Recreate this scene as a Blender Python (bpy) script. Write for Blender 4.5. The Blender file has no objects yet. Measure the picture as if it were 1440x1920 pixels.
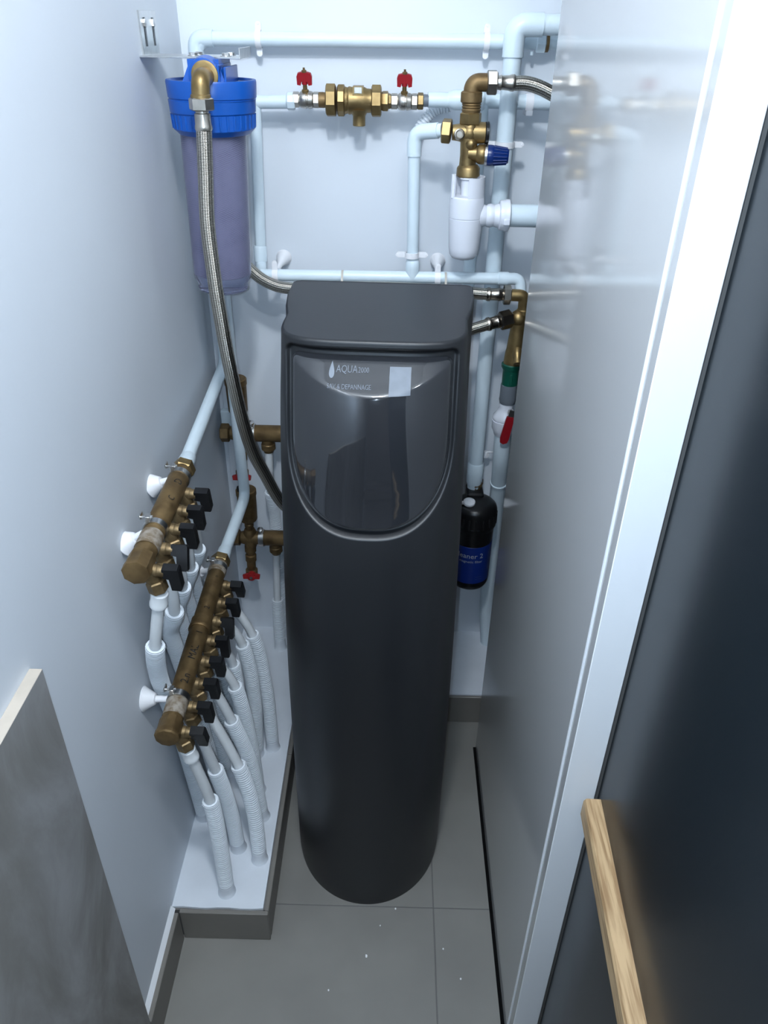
import bpy, math, random
import numpy as np
from mathutils import Vector, Matrix, noise
random.seed(7)
PI = math.pi
S = bpy.context.scene
COL = S.collection

# ------------------------------------------------------------ camera, world, lights, exposure
cd = bpy.data.cameras.new('camera')
cam = bpy.data.objects.new('camera', cd); COL.objects.link(cam)
cd.sensor_fit = 'VERTICAL'; cd.sensor_height = 36.0; cd.lens = 36.0 * 1441 / 1920
cd.clip_start = 0.02
right = Vector((0.99973, 0.01814, 0.01453)); up = Vector((-0.02201, 0.53720, 0.84317)); back = Vector((0.00749, -0.84326, 0.53746))
m = Matrix((right, up, back)).transposed().to_4x4(); m.translation = (0, 0, 1.5)
cam.matrix_world = m
S.camera = cam

w = bpy.data.worlds.new('world'); S.world = w; w.use_nodes = True
w.node_tree.nodes['Background'].inputs[0].default_value = (0.72, 0.83, 1, 1)
w.node_tree.nodes['Background'].inputs[1].default_value = 0.05

def lamp(name, loc, energy, size, color):
    l = bpy.data.lights.new(name, 'POINT'); l.energy = energy; l.shadow_soft_size = size; l.color = color
    o = bpy.data.objects.new(name, l); o.location = loc; COL.objects.link(o)
    return o
lamp('ceiling_bulb', (-0.05, 0.34, 2.20), 21, 0.055, (0.87, 0.935, 1.0))
lamp('ceiling_bulb', (0.285, -0.30, 2.30), 13, 0.055, (0.87, 0.935, 1.0))
lamp('phone_flash', (-0.018, -0.004, 1.512), 8.5, 0.004, (0.60, 0.79, 1.0))   # the LED beside the phone's lens
S.view_settings.view_transform = 'Standard'; S.view_settings.look = 'None'
S.view_settings.gamma = 1; S.view_settings.use_curve_mapping = False
S.view_settings.exposure = 1.0

# ------------------------------------------------------------ materials
def mat(name, col, rough=0.5, metal=0.0, spec=0.5, coat=0.0, var=0.0, vscale=8.0, bump=0.0, bscale=60.0,
        col2=None, rvar=0.0, trans=0.0, ior=1.45, detail=4.0, stretch=None):
    M = bpy.data.materials.new(name); M.use_nodes = True
    N = M.node_tree.nodes; L = M.node_tree.links
    b = N['Principled BSDF']
    b.inputs['Base Color'].default_value = (*col, 1); b.inputs['Roughness'].default_value = rough
    b.inputs['Metallic'].default_value = metal; b.inputs['Specular IOR Level'].default_value = spec
    b.inputs['Coat Weight'].default_value = coat; b.inputs['Coat Roughness'].default_value = 0.05
    b.inputs['Transmission Weight'].default_value = trans; b.inputs['IOR'].default_value = ior
    tc = N.new('ShaderNodeTexCoord'); mp = N.new('ShaderNodeMapping')
    L.new(tc.outputs['Object'], mp.inputs[0])
    if stretch: mp.inputs['Scale'].default_value = stretch
    if var or col2 or rvar:
        n = N.new('ShaderNodeTexNoise'); n.inputs['Scale'].default_value = vscale; n.inputs['Detail'].default_value = detail
        L.new(mp.outputs[0], n.inputs['Vector'])
        if var or col2:
            r = N.new('ShaderNodeValToRGB'); r.color_ramp.elements[0].position = 0.35; r.color_ramp.elements[1].position = 0.66
            c2 = col2 or tuple(c * (1 - var) for c in col)
            r.color_ramp.elements[0].color = (*c2, 1); r.color_ramp.elements[1].color = (*col, 1)
            L.new(n.outputs['Fac'], r.inputs[0]); L.new(r.outputs[0], b.inputs['Base Color'])
        if rvar:
            mr = N.new('ShaderNodeMapRange'); mr.inputs[1].default_value = 0.3; mr.inputs[2].default_value = 0.7
            mr.inputs[3].default_value = rough; mr.inputs[4].default_value = rough + rvar
            L.new(n.outputs['Fac'], mr.inputs[0]); L.new(mr.outputs[0], b.inputs['Roughness'])
    if bump:
        n2 = N.new('ShaderNodeTexNoise'); n2.inputs['Scale'].default_value = bscale; n2.inputs['Detail'].default_value = 3
        L.new(mp.outputs[0], n2.inputs['Vector'])
        bp = N.new('ShaderNodeBump'); bp.inputs['Strength'].default_value = bump; bp.inputs['Distance'].default_value = 0.002
        L.new(n2.outputs['Fac'], bp.inputs['Height']); L.new(bp.outputs[0], b.inputs['Normal'])
    return M

def stone_mat():
    M = mat('grey_stone_wall_tile', (0.4, 0.39, 0.38), 0.45)
    N = M.node_tree.nodes; L = M.node_tree.links; b = N['Principled BSDF']
    tc = N.new('ShaderNodeTexCoord'); mp = N.new('ShaderNodeMapping'); mp.inputs['Scale'].default_value = (1, 1.0, 0.6); mp.inputs['Rotation'].default_value = (0.5, 0, 0)
    n1 = N.new('ShaderNodeTexNoise'); n1.inputs['Scale'].default_value = 6; n1.inputs['Detail'].default_value = 9; n1.inputs['Distortion'].default_value = 1.2; n1.inputs['Roughness'].default_value = 0.62
    r_ = N.new('ShaderNodeValToRGB'); e = r_.color_ramp.elements
    e[0].position = 0.30; e[0].color = (0.16, 0.153, 0.142, 1); e[1].position = 0.68; e[1].color = (0.34, 0.34, 0.34, 1)
    k = e.new(0.48); k.color = (0.235, 0.228, 0.217, 1)
    L.new(tc.outputs['Object'], mp.inputs[0]); L.new(mp.outputs[0], n1.inputs['Vector']); L.new(n1.outputs['Fac'], r_.inputs[0]); L.new(r_.outputs[0], b.inputs['Base Color'])
    return M

WALL = mat('white_wall_paint', (0.68, 0.72, 0.77), 0.55, var=0.03, vscale=3, bump=0.06, bscale=90)
LEDGEM = mat('white_ledge_paint', (0.68, 0.72, 0.77), 0.5, var=0.06, vscale=14, bump=0.25, bscale=35)
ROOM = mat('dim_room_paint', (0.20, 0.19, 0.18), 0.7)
CEIL = mat('ceiling_paint', (0.55, 0.56, 0.57), 0.8)
TILE = mat('taupe_floor_tile', (0.228, 0.220, 0.202), 0.42, var=0.14, vscale=5, rvar=0.1, bump=0.03, bscale=120)
GROUT = mat('grey_grout', (0.15, 0.145, 0.14), 0.9)
BTILE = mat('taupe_baseboard_tile', (0.195, 0.182, 0.163), 0.45, var=0.1, vscale=9)
STONE = stone_mat()
STONE_EDGE = mat('beige_tile_edge', (0.50, 0.44, 0.37), 0.8, var=0.12, vscale=30)
GLOSS = mat('white_gloss_panel', (0.46, 0.46, 0.457), 0.08, spec=0.65)
FRAME = mat('white_frame_lacquer', (0.82, 0.84, 0.86), 0.35)
DARK = mat('anthracite_gloss_door', (0.010, 0.0135, 0.0165), 0.24, spec=0.22, rvar=0.02, vscale=5, detail=3)
BLACK = mat('black_plastic', (0.008, 0.008, 0.009), 0.33, var=0.2, vscale=40)
GAP = mat('black_gap_shade', (0.006, 0.006, 0.006), 0.9, spec=0.05)  # black for the shade in the gap under the panel
BODY = mat('anthracite_cabinet_plastic', (0.0105, 0.0120, 0.0145), 0.42, spec=0.62, bump=0.05, bscale=400)
VISOR = mat('smoked_gloss_plastic', (0.020, 0.022, 0.026), 0.06, spec=0.75, coat=0.6)
PRINT = mat('pale_print', (0.42, 0.45, 0.49), 0.5)
PRINTDIM = mat('grey_print', (0.15, 0.17, 0.20), 0.5)
STICK = mat('pale_sticker', (0.19, 0.215, 0.25), 0.5, var=0.12, vscale=60)
PIPE = mat('white_painted_pipe', (0.66, 0.76, 0.82), 0.32, var=0.03, vscale=20, bump=0.06, bscale=70)
PIPE2 = mat('white_pex_pipe', (0.76, 0.79, 0.81), 0.38, var=0.05, vscale=25)
SLEEVE = mat('white_corrugated_plastic', (0.72, 0.765, 0.81), 0.42)
PVC = mat('white_pvc', (0.72, 0.74, 0.80), 0.25)
CLIPM = mat('white_clip_plastic', (0.82, 0.82, 0.84), 0.35)
BRASS = mat('dull_brass', (0.36, 0.255, 0.115), 0.36, metal=0.85, col2=(0.22, 0.15, 0.065), vscale=35, rvar=0.12, bump=0.05, bscale=200)
BRASSM = mat('manifold_brass', (0.29, 0.205, 0.105), 0.42, metal=0.75, col2=(0.16, 0.11, 0.055), vscale=60, rvar=0.15, bump=0.12, bscale=180)
BRASSD = mat('aged_brass', (0.25, 0.165, 0.075), 0.45, metal=0.7, col2=(0.15, 0.095, 0.042), vscale=45, rvar=0.15, bump=0.15, bscale=160)
LIME = mat('limescale_on_brass', (0.36, 0.32, 0.27), 0.75, metal=0.2, col2=(0.17, 0.12, 0.07), vscale=90, bump=0.5, bscale=200)
NICKEL = mat('nickel_fitting', (0.58, 0.54, 0.48), 0.33, metal=1.0, var=0.25, vscale=50)
NICKELD = mat('dark_nickel_fitting', (0.38, 0.34, 0.29), 0.25, metal=1.0, var=0.3, vscale=50)
STEEL = mat('galvanised_steel', (0.66, 0.66, 0.65), 0.30, metal=1.0, var=0.12, vscale=60)
RED = mat('red_handle_plastic', (0.30, 0.010, 0.016), 0.35)
REDD = mat('dark_red_handle', (0.30, 0.015, 0.016), 0.4)
BLUE = mat('blue_filter_cap', (0.006, 0.085, 0.40), 0.32, var=0.1, vscale=30)
BLUEK = mat('navy_knob', (0.004, 0.022, 0.13), 0.3)
BLUEL = mat('navy_label', (0.006, 0.026, 0.19), 0.35)
GREEN = mat('dark_green_fitting', (0.006, 0.085, 0.055), 0.35)
GREY = mat('grey_fitting', (0.14, 0.16, 0.185), 0.45)
BOWL = mat('violet_translucent_bowl', (0.62, 0.63, 0.82), 0.14, trans=0.9, ior=1.2)
TIE = mat('beige_cable_tie', (0.52, 0.48, 0.42), 0.5)
INK = mat('black_marker_ink', (0.01, 0.01, 0.01), 0.6)
CHIP = mat('white_paint_chip', (0.8, 0.8, 0.8), 0.7)

def wound_mat():
    M = mat('wound_cartridge', (0.36, 0.34, 0.50), 0.8)
    N = M.node_tree.nodes; L = M.node_tree.links; b = N['Principled BSDF']
    tc = N.new('ShaderNodeTexCoord'); mp = N.new('ShaderNodeMapping'); mp.inputs['Rotation'].default_value = (0, 0.35, 0)
    wv = N.new('ShaderNodeTexWave'); wv.bands_direction = 'Z'; wv.inputs['Scale'].default_value = 120; wv.inputs['Distortion'].default_value = 3
    ns = N.new('ShaderNodeTexNoise'); ns.inputs['Scale'].default_value = 25
    mu = N.new('ShaderNodeMath'); mu.operation = 'MULTIPLY'
    r = N.new('ShaderNodeValToRGB'); r.color_ramp.elements[0].color = (0.28, 0.275, 0.36, 1); r.color_ramp.elements[1].color = (0.15, 0.145, 0.22, 1)
    r.color_ramp.elements[0].position = 0.40; r.color_ramp.elements[1].position = 0.62
    L.new(tc.outputs['Object'], mp.inputs[0]); L.new(mp.outputs[0], wv.inputs['Vector']); L.new(tc.outputs['Object'], ns.inputs['Vector'])
    L.new(wv.outputs['Fac'], mu.inputs[0]); L.new(ns.outputs['Fac'], mu.inputs[1])
    L.new(mu.outputs[0], r.inputs[0]); L.new(r.outputs[0], b.inputs['Base Color'])
    return M
WOUND = wound_mat()

def braid_mat(name, c1, c2, rough=0.28):
    """woven steel: two crossing diagonal waves over the hose's own uv (u around, v along)"""
    M = mat(name, c1, rough, metal=1.0)
    N = M.node_tree.nodes; L = M.node_tree.links; b = N['Principled BSDF']
    uv = N.new('ShaderNodeUVMap'); sp = N.new('ShaderNodeSeparateXYZ'); L.new(uv.outputs[0], sp.inputs[0])
    def math_(op, a, bb):
        n = N.new('ShaderNodeMath'); n.operation = op
        for i, q in enumerate((a, bb)):
            if q is None: continue
            if isinstance(q, (int, float)): n.inputs[i].default_value = q
            else: L.new(q, n.inputs[i])
        return n.outputs[0]
    u = math_('MULTIPLY', sp.outputs[0], 2 * PI * 9); v = math_('MULTIPLY', sp.outputs[1], 2 * PI * 235)
    s1 = math_('SINE', math_('ADD', u, v), None); s2 = math_('SINE', math_('SUBTRACT', u, v), None)
    h = math_('MULTIPLY', s1, s2)
    h2 = math_('ADD', math_('MULTIPLY', h, 0.5), 0.5)
    r = N.new('ShaderNodeValToRGB'); r.color_ramp.elements[0].position = 0.22; r.color_ramp.elements[1].position = 0.62
    r.color_ramp.elements[0].color = (*c2, 1); r.color_ramp.elements[1].color = (*c1, 1)
    L.new(h2, r.inputs[0]); L.new(r.outputs[0], b.inputs['Base Color'])
    bp = N.new('ShaderNodeBump'); bp.inputs['Strength'].default_value = 0.6; bp.inputs['Distance'].default_value = 0.001
    L.new(h2, bp.inputs['Height']); L.new(bp.outputs[0], b.inputs['Normal'])
    return M
BRAID = braid_mat('braided_steel', (0.62, 0.58, 0.51), (0.10, 0.09, 0.075))

def wood_mat():
    M = mat('oak_wood', (0.42, 0.25, 0.105), 0.5)
    N = M.node_tree.nodes; L = M.node_tree.links; b = N['Principled BSDF']
    tc = N.new('ShaderNodeTexCoord'); mp = N.new('ShaderNodeMapping'); mp.inputs['Scale'].default_value = (1, 0.06, 1)
    ns = N.new('ShaderNodeTexNoise'); ns.inputs['Scale'].default_value = 260; ns.inputs['Detail'].default_value = 6
    r = N.new('ShaderNodeValToRGB'); r.color_ramp.elements[0].position = 0.36; r.color_ramp.elements[1].position = 0.58
    r.color_ramp.elements[0].color = (0.27, 0.165, 0.08, 1); r.color_ramp.elements[1].color = (0.46, 0.315, 0.17, 1)
    L.new(tc.outputs['Object'], mp.inputs[0]); L.new(mp.outputs[0], ns.inputs['Vector']); L.new(ns.outputs['Fac'], r.inputs[0]); L.new(r.outputs[0], b.inputs['Base Color'])
    return M
WOOD = wood_mat()

# ------------------------------------------------------------ mesh helpers
V = Vector
class B:
    """collects shapes in world metres, becomes ONE mesh object"""
    def __init__(s): s.v = []; s.f = []; s.uv = {}; s.mi = {}
    def add(s, vs, fs, uvs=None):
        o = len(s.v); s.v += [V(p) for p in vs]
        for i, f in enumerate(fs):
            if uvs: s.uv[len(s.f)] = uvs[i]
            s.f.append([o + k for k in f])
        return s
    def box(s, a, b):
        (x0, y0, z0), (x1, y1, z1) = a, b
        return s.add([(x0,y0,z0),(x1,y0,z0),(x1,y1,z0),(x0,y1,z0),(x0,y0,z1),(x1,y0,z1),(x1,y1,z1),(x0,y1,z1)],
                     [(3,2,1,0),(4,5,6,7),(0,1,5,4),(1,2,6,5),(2,3,7,6),(3,0,4,7)])
    def cbox(s, a, b, c=0.001):
        """box with chamfered vertical-profile edges on all sides"""
        (x0, y0, z0), (x1, y1, z1) = a, b
        xs = []
        for z, d in ((z0, c), (z0 + c, 0), (z1 - c, 0), (z1, c)):
            e = d
            xs += [(x0+e+c,y0+e,z),(x1-e-c,y0+e,z),(x1-e,y0+e+c,z),(x1-e,y1-e-c,z),(x1-e-c,y1-e,z),(x0+e+c,y1-e,z),(x0+e,y1-e-c,z),(x0+e,y0+e+c,z)]
        fs = [tuple(range(7, -1, -1)), tuple(range(24, 32))]
        for k in range(3):
            for i in range(8):
                j = (i + 1) % 8; fs.append((k*8+i, k*8+j, k*8+8+j, k*8+8+i))
        return s.add(xs, fs)
    def prism(s, poly, z0, z1):
        n = len(poly)
        return s.add([(x, y, z0) for x, y in poly] + [(x, y, z1) for x, y in poly],
                     [tuple(range(n-1, -1, -1)), tuple(range(n, 2*n))] + [(i, (i+1) % n, n+(i+1) % n, n+i) for i in range(n)])
    def slab(s, poly, org, ax, ay, t):
        """polygon in the plane (org, ax, ay), thickness t along ax x ay, centred"""
        ax = V(ax).normalized(); ay = V(ay).normalized(); az = ax.cross(ay); org = V(org); n = len(poly)
        vs = [org + ax*a + ay*b - az*t/2 for a, b in poly] + [org + ax*a + ay*b + az*t/2 for a, b in poly]
        return s.add(vs, [tuple(range(n-1, -1, -1)), tuple(range(n, 2*n))] + [(i, (i+1) % n, n+(i+1) % n, n+i) for i in range(n)])
    def tube(s, pts, r, n=18, cap=True, closed=False):
        pts = [V(p) for p in pts]; N = len(pts)
        rs = r if isinstance(r, (list, tuple)) else [r] * N
        T = []
        for i in range(N):
            a = pts[max(i-1, 0)]; b = pts[min(i+1, N-1)]; T.append((b - a).normalized())
        ref = V((0, 0, 1)) if abs(T[0].z) < 0.9 else V((1, 0, 0))
        nx = T[0].cross(ref).normalized(); vs = []; fs = []; uvs = []; L = 0.0; Ls = []
        for i in range(N):
            if i:
                L += (pts[i] - pts[i-1]).length
                q = T[i-1].rotation_difference(T[i]); nx = q @ nx
            Ls.append(L); ny = T[i].cross(nx)
            for k in range(n):
                a = 2*PI*k/n; vs.append(pts[i] + (nx*math.cos(a) + ny*math.sin(a)) * rs[i])
        for i in range(N - 1):
            for k in range(n):
                k2 = (k + 1) % n
                fs.append((i*n+k, i*n+k2, (i+1)*n+k2, (i+1)*n+k))
                uvs.append(((k/n, Ls[i]), ((k+1)/n, Ls[i]), ((k+1)/n, Ls[i+1]), (k/n, Ls[i+1])))
        if cap:
            fs.append(tuple(range(n-1, -1, -1))); uvs.append(((0, 0),)*n)
            fs.append(tuple((N-1)*n + k for k in range(n))); uvs.append(((0, 0),)*n)
        return s.add(vs, fs, uvs)
    def lathe(s, org, axis, prof, n=24, rot=0.0, cap=True):
        """prof: (t along axis, radius)"""
        org = V(org); ax = V(axis).normalized()
        ref = V((0, 0, 1)) if abs(ax.z) < 0.9 else V((0, -1, 0))
        ux = ref.cross(ax).normalized(); uy = ax.cross(ux); vs = []; fs = []; P = len(prof)
        for t, r in prof:
            for k in range(n):
                a = 2*PI*k/n + rot; vs.append(org + ax*t + (ux*math.cos(a) + uy*math.sin(a)) * max(r, 1e-5))
        for i in range(P - 1):
            for k in range(n):
                k2 = (k+1) % n; fs.append((i*n+k, i*n+k2, (i+1)*n+k2, (i+1)*n+k))
        if cap:
            fs.append(tuple(range(n-1, -1, -1))); fs.append(tuple((P-1)*n+k for k in range(n)))
        return s.add(vs, fs)
    def hex(s, org, axis, r, h, rot=0.0, n=6):
        """hexagon nut with chamfered ends starting at org"""
        return s.lathe(org, axis, [(0, r*0.86), (h*0.10, r), (h*0.90, r), (h, r*0.86)], n, rot)
    def ball(s, c, r, n=14, sc=(1, 1, 1)):
        c = V(c); vs = []; fs = []; R = n // 2
        for i in range(1, R):
            for k in range(n):
                p = PI*i/R; a = 2*PI*k/n
                vs.append(c + V((r*sc[0]*math.sin(p)*math.cos(a), r*sc[1]*math.sin(p)*math.sin(a), r*sc[2]*math.cos(p))))
        vs += [c + V((0, 0, r*sc[2])), c - V((0, 0, r*sc[2]))]; t = len(vs) - 2
        for i in range(R - 2):
            for k in range(n):
                k2 = (k+1) % n; fs.append((i*n+k, (i+1)*n+k, (i+1)*n+k2, i*n+k2))
        for k in range(n):
            k2 = (k+1) % n; fs.append((t, k, k2)); fs.append((t+1, (R-2)*n+k2, (R-2)*n+k))
        return s.add(vs, fs)
    def mesh(s, name, mats, base=(0, 0, 0), sharp=35):
        me = bpy.data.meshes.new(name); b = V(base)
        me.from_pydata([tuple(p - b) for p in s.v], [], s.f)
        if s.uv:
            lay = me.uv_layers.new(name='UVMap')
            for p in me.polygons:
                u = s.uv.get(p.index)
                if u:
                    for k, li in enumerate(p.loop_indices): lay.data[li].uv = u[k % len(u)]
        for mm in (mats if isinstance(mats, (list, tuple)) else [mats]): me.materials.append(mm)
        for i, k in s.mi.items(): me.polygons[i].material_index = k
        me.polygons.foreach_set('use_smooth', [True] * len(me.polygons))
        me.set_sharp_from_angle(angle=math.radians(sharp)); me.update()
        return me

def tag(o, label=None, cat=None, group=None, kind=None):
    if label: o['label'] = label
    if cat: o['category'] = cat
    if group: o['group'] = group
    if kind: o['kind'] = kind
    return o
def thing(name, label, cat, loc=(0, 0, 0), group=None):
    o = bpy.data.objects.new(name, None); o.empty_display_size = 0.02; COL.objects.link(o); o.location = loc
    return tag(o, label, cat, group)
def org(o):
    p = V(o.location)
    while o.parent: o = o.parent; p += V(o.location)
    return p
def part(name, b, mats, parent, label=None, kind=None, sharp=35):
    """a mesh child; its own origin stays at the parent's"""
    me = b.mesh(name, mats, org(parent), sharp)
    o = bpy.data.objects.new(name, me); COL.objects.link(o); o.parent = parent
    return tag(o, label, None, None, kind)
def single(name, b, mats, label, cat, group=None, kind=None, base=None, sharp=35):
    if base is None:
        xs = [p.x for p in b.v]; ys = [p.y for p in b.v]; zs = [p.z for p in b.v]
        base = ((min(xs)+max(xs))/2, (min(ys)+max(ys))/2, min(zs))
    me = b.mesh(name, mats, base, sharp); o = bpy.data.objects.new(name, me); o.location = base; COL.objects.link(o)
    return tag(o, label, cat, group, kind)
def struct(name, b, mats, label, cat='wall', sharp=35):
    return single(name, b, mats, label, cat, kind='structure', base=(0, 0, 0), sharp=sharp)

def fillet(pts, r, n=7):
    """polyline with rounded corners; r scalar or per-corner list"""
    pts = [V(p) for p in pts]; out = [pts[0]]
    for i in range(1, len(pts) - 1):
        rr = r[i-1] if isinstance(r, (list, tuple)) else r
        p = pts[i]; a = (pts[i-1] - p); b = (pts[i+1] - p)
        d = min(rr, a.length*0.49, b.length*0.49); a.normalize(); b.normalize()
        p0 = p + a*d; p1 = p + b*d
        for k in range(n + 1):
            t = k/n; out.append(p0*(1-t)**2 + p*2*t*(1-t) + p1*t*t)
    out.append(pts[-1]); return out
def smooth(pts, step=0.006):
    """Catmull-Rom through pts, resampled at equal steps"""
    pts = [V(p) for p in pts]; P = [pts[0]*2 - pts[1]] + pts + [pts[-1]*2 - pts[-2]]; q = []
    for i in range(1, len(P) - 2):
        a, b, c, d = P[i-1:i+3]
        for k in range(24):
            t = k/24; q.append(0.5*((2*b) + (c-a)*t + (2*a-5*b+4*c-d)*t*t + (3*b-a-3*c+d)*t**3))
    q.append(pts[-1]); return resample(q, step)
def resample(q, step):
    L = [0]
    for i in range(1, len(q)): L.append(L[-1] + (q[i]-q[i-1]).length)
    n = max(2, int(L[-1]/step)); out = []; j = 0
    for k in range(n + 1):
        t = L[-1]*k/n
        while j < len(L) - 2 and L[j+1] < t: j += 1
        u = (t - L[j])/max(L[j+1]-L[j], 1e-9); out.append(q[j].lerp(q[j+1], u))
    return out
def split_at(pts, dist):
    L = 0
    for i in range(1, len(pts)):
        L += (pts[i]-pts[i-1]).length
        if L >= dist: return pts[:i+1], pts[i:]
    return pts, pts[-2:]
def corrugated(b, pts, r, amp=0.0023, pitch=0.0054, n=18):
    q = resample([V(p) for p in pts], pitch/4); rs = [r + amp*(0.65, 0.45, -1.35, 0.45)[i % 4] for i in range(len(q))]
    return b.tube(q, rs, n)
def text2d(s, size, extrude=0.0):
    cu = bpy.data.curves.new('t', 'FONT'); cu.body = s; cu.size = size; cu.resolution_u = 2; cu.align_x = 'CENTER'; cu.align_y = 'CENTER'
    o = bpy.data.objects.new('t', cu); COL.objects.link(o)
    dg = bpy.context.evaluated_depsgraph_get(); me = bpy.data.meshes.new_from_object(o.evaluated_get(dg))
    vs = [(p.co.x, p.co.y) for p in me.vertices]; fs = [tuple(p.vertices) for p in me.polygons]
    bpy.data.objects.remove(o); bpy.data.meshes.remove(me); bpy.data.curves.remove(cu)
    return vs, fs

# ------------------------------------------------------------ the setting
XL, YB, ZC = -0.394, 1.61, 2.45
fl = struct('floor', B().box((-0.45, -2.3, -0.03), (1.35, 1.66, -0.002)), GROUT, 'grey-beige tiled floor of the narrow utility cupboard', 'floor')
xe = [-0.40, 0.105, 0.705, 1.32]; ye = [-2.25, -1.523, -0.923, -0.323, 0.277, 0.877, 1.477]
for i in range(3):
    for j in range(6):
        g = 0.0011
        part('tile', B().cbox((xe[i]+g, ye[j]+g, -0.0019), (xe[i+1]-g, ye[j+1]-g, 0), 0.0006), TILE, fl)
struct('wall_back', B().box((-0.46, YB, -0.02), (1.35, YB+0.06, ZC)), WALL, 'white painted back wall carrying the pipework', 'wall')
struct('wall_left', B().box((XL-0.06, -2.3, -0.02), (XL, YB, ZC)), WALL, 'white painted left wall of the cupboard', 'wall')
struct('wall_rear', B().box((-0.46, -2.36, -0.02), (1.35, -2.3, ZC)), ROOM, 'dim grey wall of the room opposite the cupboard', 'wall')
struct('wall_far_right', B().box((1.32, -2.3, -0.02), (1.38, YB, ZC)), ROOM, 'dim grey wall at the far right side of the room', 'wall')
struct('wall_front', B().box((0.268, 0.645, -0.002), (1.32, 0.70, ZC)), ROOM, 'dim grey wall beside the cupboard opening behind the dark door', 'wall')
struct('ceiling', B().box((-0.46, -2.36, ZC), (1.38, YB+0.06, ZC+0.05)), CEIL, 'white ceiling above the cupboard', 'ceiling')

# glossy white side panel and the frame at the opening
PX = 0.2225
pn = struct('wall_right', B().cbox((PX, 0.644, 0.010), (PX+0.018, 1.28, 2.40), 0.0006), GLOSS, 'glossy white partition panel on the right reflecting the pipes', 'panel')
part('gap_strip', B().box((PX-0.0052, 0.646, 0.0), (PX+0.017, 1.285, 0.0025)).box((PX+0.002, 0.646, 0.0025), (PX+0.017, 1.278, 0.0101)), GAP, pn, 'thin black strip drawn as the dark gap along the foot of the panel')  # black strip put in as the dark gap at the panel's foot
b = B().cbox((PX, 0.62, 0.0), (PX+0.040, 0.6405, 2.40), 0.0008)
for i, f in enumerate(b.f):
    if (b.v[f[1]] - b.v[f[0]]).cross(b.v[f[2]] - b.v[f[1]]).normalized().x < -0.9: b.mi[i] = 1
fr = struct('trim_1', b, [FRAME, GLOSS], 'white upright frame strip at the opening edge of the glossy panel', 'frame')
part('edge_bead', B().box((PX-0.0018, 0.6415, 0.0), (PX+0.010, 0.6440, 2.40)), FRAME, fr, 'thin bright white bead along the panel edge')

# ledge (L shaped plinth) along the left and back walls
lz = 0.09
poly = [(XL, 0.815)]
for k in range(9):
    x = XL + 0.172*k/8; poly.append((x, 0.814 + 0.0012*math.sin(k*1.7)))
poly += [(-0.222, 1.375), (1.31, 1.375), (1.31, YB), (XL, YB)]
struct('trim_2', B().prism(poly[1:], 0.0, lz), LEDGEM, 'low white ledge with pipe ends along left and back walls', 'ledge')
def tile_row(name, label, a, b, axis, cuts, bed):
    r = struct(name, B().box(*bed), GROUT, label, 'baseboard')
    ed = [a[axis]] + list(cuts) + [b[axis]]
    for i in range(len(ed) - 1):
        aa = list(a); bb = list(b); aa[axis] = ed[i] + 0.0006; bb[axis] = ed[i+1] - 0.0006
        part('tile', B().cbox(tuple(aa), tuple(bb), 0.0012), BTILE, r)
    return r
tile_row('baseboard_left', 'taupe tile baseboard along the foot of left wall', (XL+0.003, 0.617, 0.0), (-0.379, 0.8045, 0.088), 1, [], ((XL, 0.617, 0.0), (XL+0.0031, 0.8045, 0.086)))
tile_row('baseboard_front', 'taupe tile baseboard across the front of white ledge', (-0.379, 0.8045, 0.0), (-0.2115, 0.8125, 0.087), 0, [], ((XL, 0.811, 0.0), (-0.222, 0.8150, 0.085)))
tile_row('baseboard_side', 'taupe tile baseboard along the long side of white ledge', (-0.2195, 0.8127, 0.0), (-0.2115, 1.3665, 0.087), 1, [1.18], ((-0.222, 0.8150, 0.0), (-0.2194, 1.375, 0.085)))
tile_row('baseboard_back', 'taupe tile baseboard across the back ledge right of softener', (-0.2115, 1.3667, 0.0), (1.31, 1.3735, 0.088), 0, [0.05, 0.65], ((-0.2195, 1.3730, 0.0), (1.31, 1.3752, 0.086)))
# plaster bead above the left baseboard
struct('trim_3', B().add([(XL,0.617,0.086),(XL+0.0075,0.617,0.0885),(XL,0.617,0.098),(XL,0.811,0.086),(XL+0.0075,0.811,0.0885),(XL,0.811,0.098)],
       [(0,1,2),(5,4,3),(0,3,4,1),(1,4,5,2),(2,5,3,0)]), FRAME, 'narrow white plaster bead above the left baseboard', 'trim')

# stone look tile on the left wall, outside the cupboard
b = B().cbox((XL, -1.9, 0.0), (XL+0.0145, 0.6155, 0.893), 0.0006)
for i, f in enumerate(b.f):
    n = (b.v[f[1]] - b.v[f[0]]).cross(b.v[f[2]] - b.v[f[1]]).normalized()
    if n.z > 0.5 or n.y > 0.5: b.mi[i] = 1
single('trim_4', b, [STONE, STONE_EDGE], 'grey stone-look wall tile with a beige raw edge on left wall', 'wall tile', kind='structure', base=(0, 0, 0))

# dark glossy door with the wooden grip
dd = V((-0.045, -1, 0)).normalized(); dn = V((-1, 0.045, 0)).normalized()   # along the door, and out of its face
h0 = V((0.2655, 0.6185, 0))
b = B(); q = [h0, h0 + dd*0.80, h0 + dd*0.80 - dn*0.02, h0 - dn*0.02]
b.prism([(p.x, p.y) for p in q][::-1], 0.012, 2.12)
dr = struct('door_1', b, DARK, 'dark anthracite glossy door swung open on the right', 'door')
b = B(); prof = [(0, -0.030), (0.0185, -0.030), (0.0210, -0.027), (0.0210, -0.003), (0.0185, 0), (0, 0)]
s0 = h0 + dd*0.012; s1 = h0 + dd*0.62
vs = []
for k, (p, ins) in enumerate(((s0, 0.0015), (s0 + dd*0.002, 0), (s1, 0))):
    for o_, z in prof: vs.append(p + dn*(o_ - (ins if o_ > 0.01 else 0)) + V((0, 0, 0.705 + z)))
fs = [(5,4,3,2,1,0), tuple(range(12, 18))]
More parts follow.
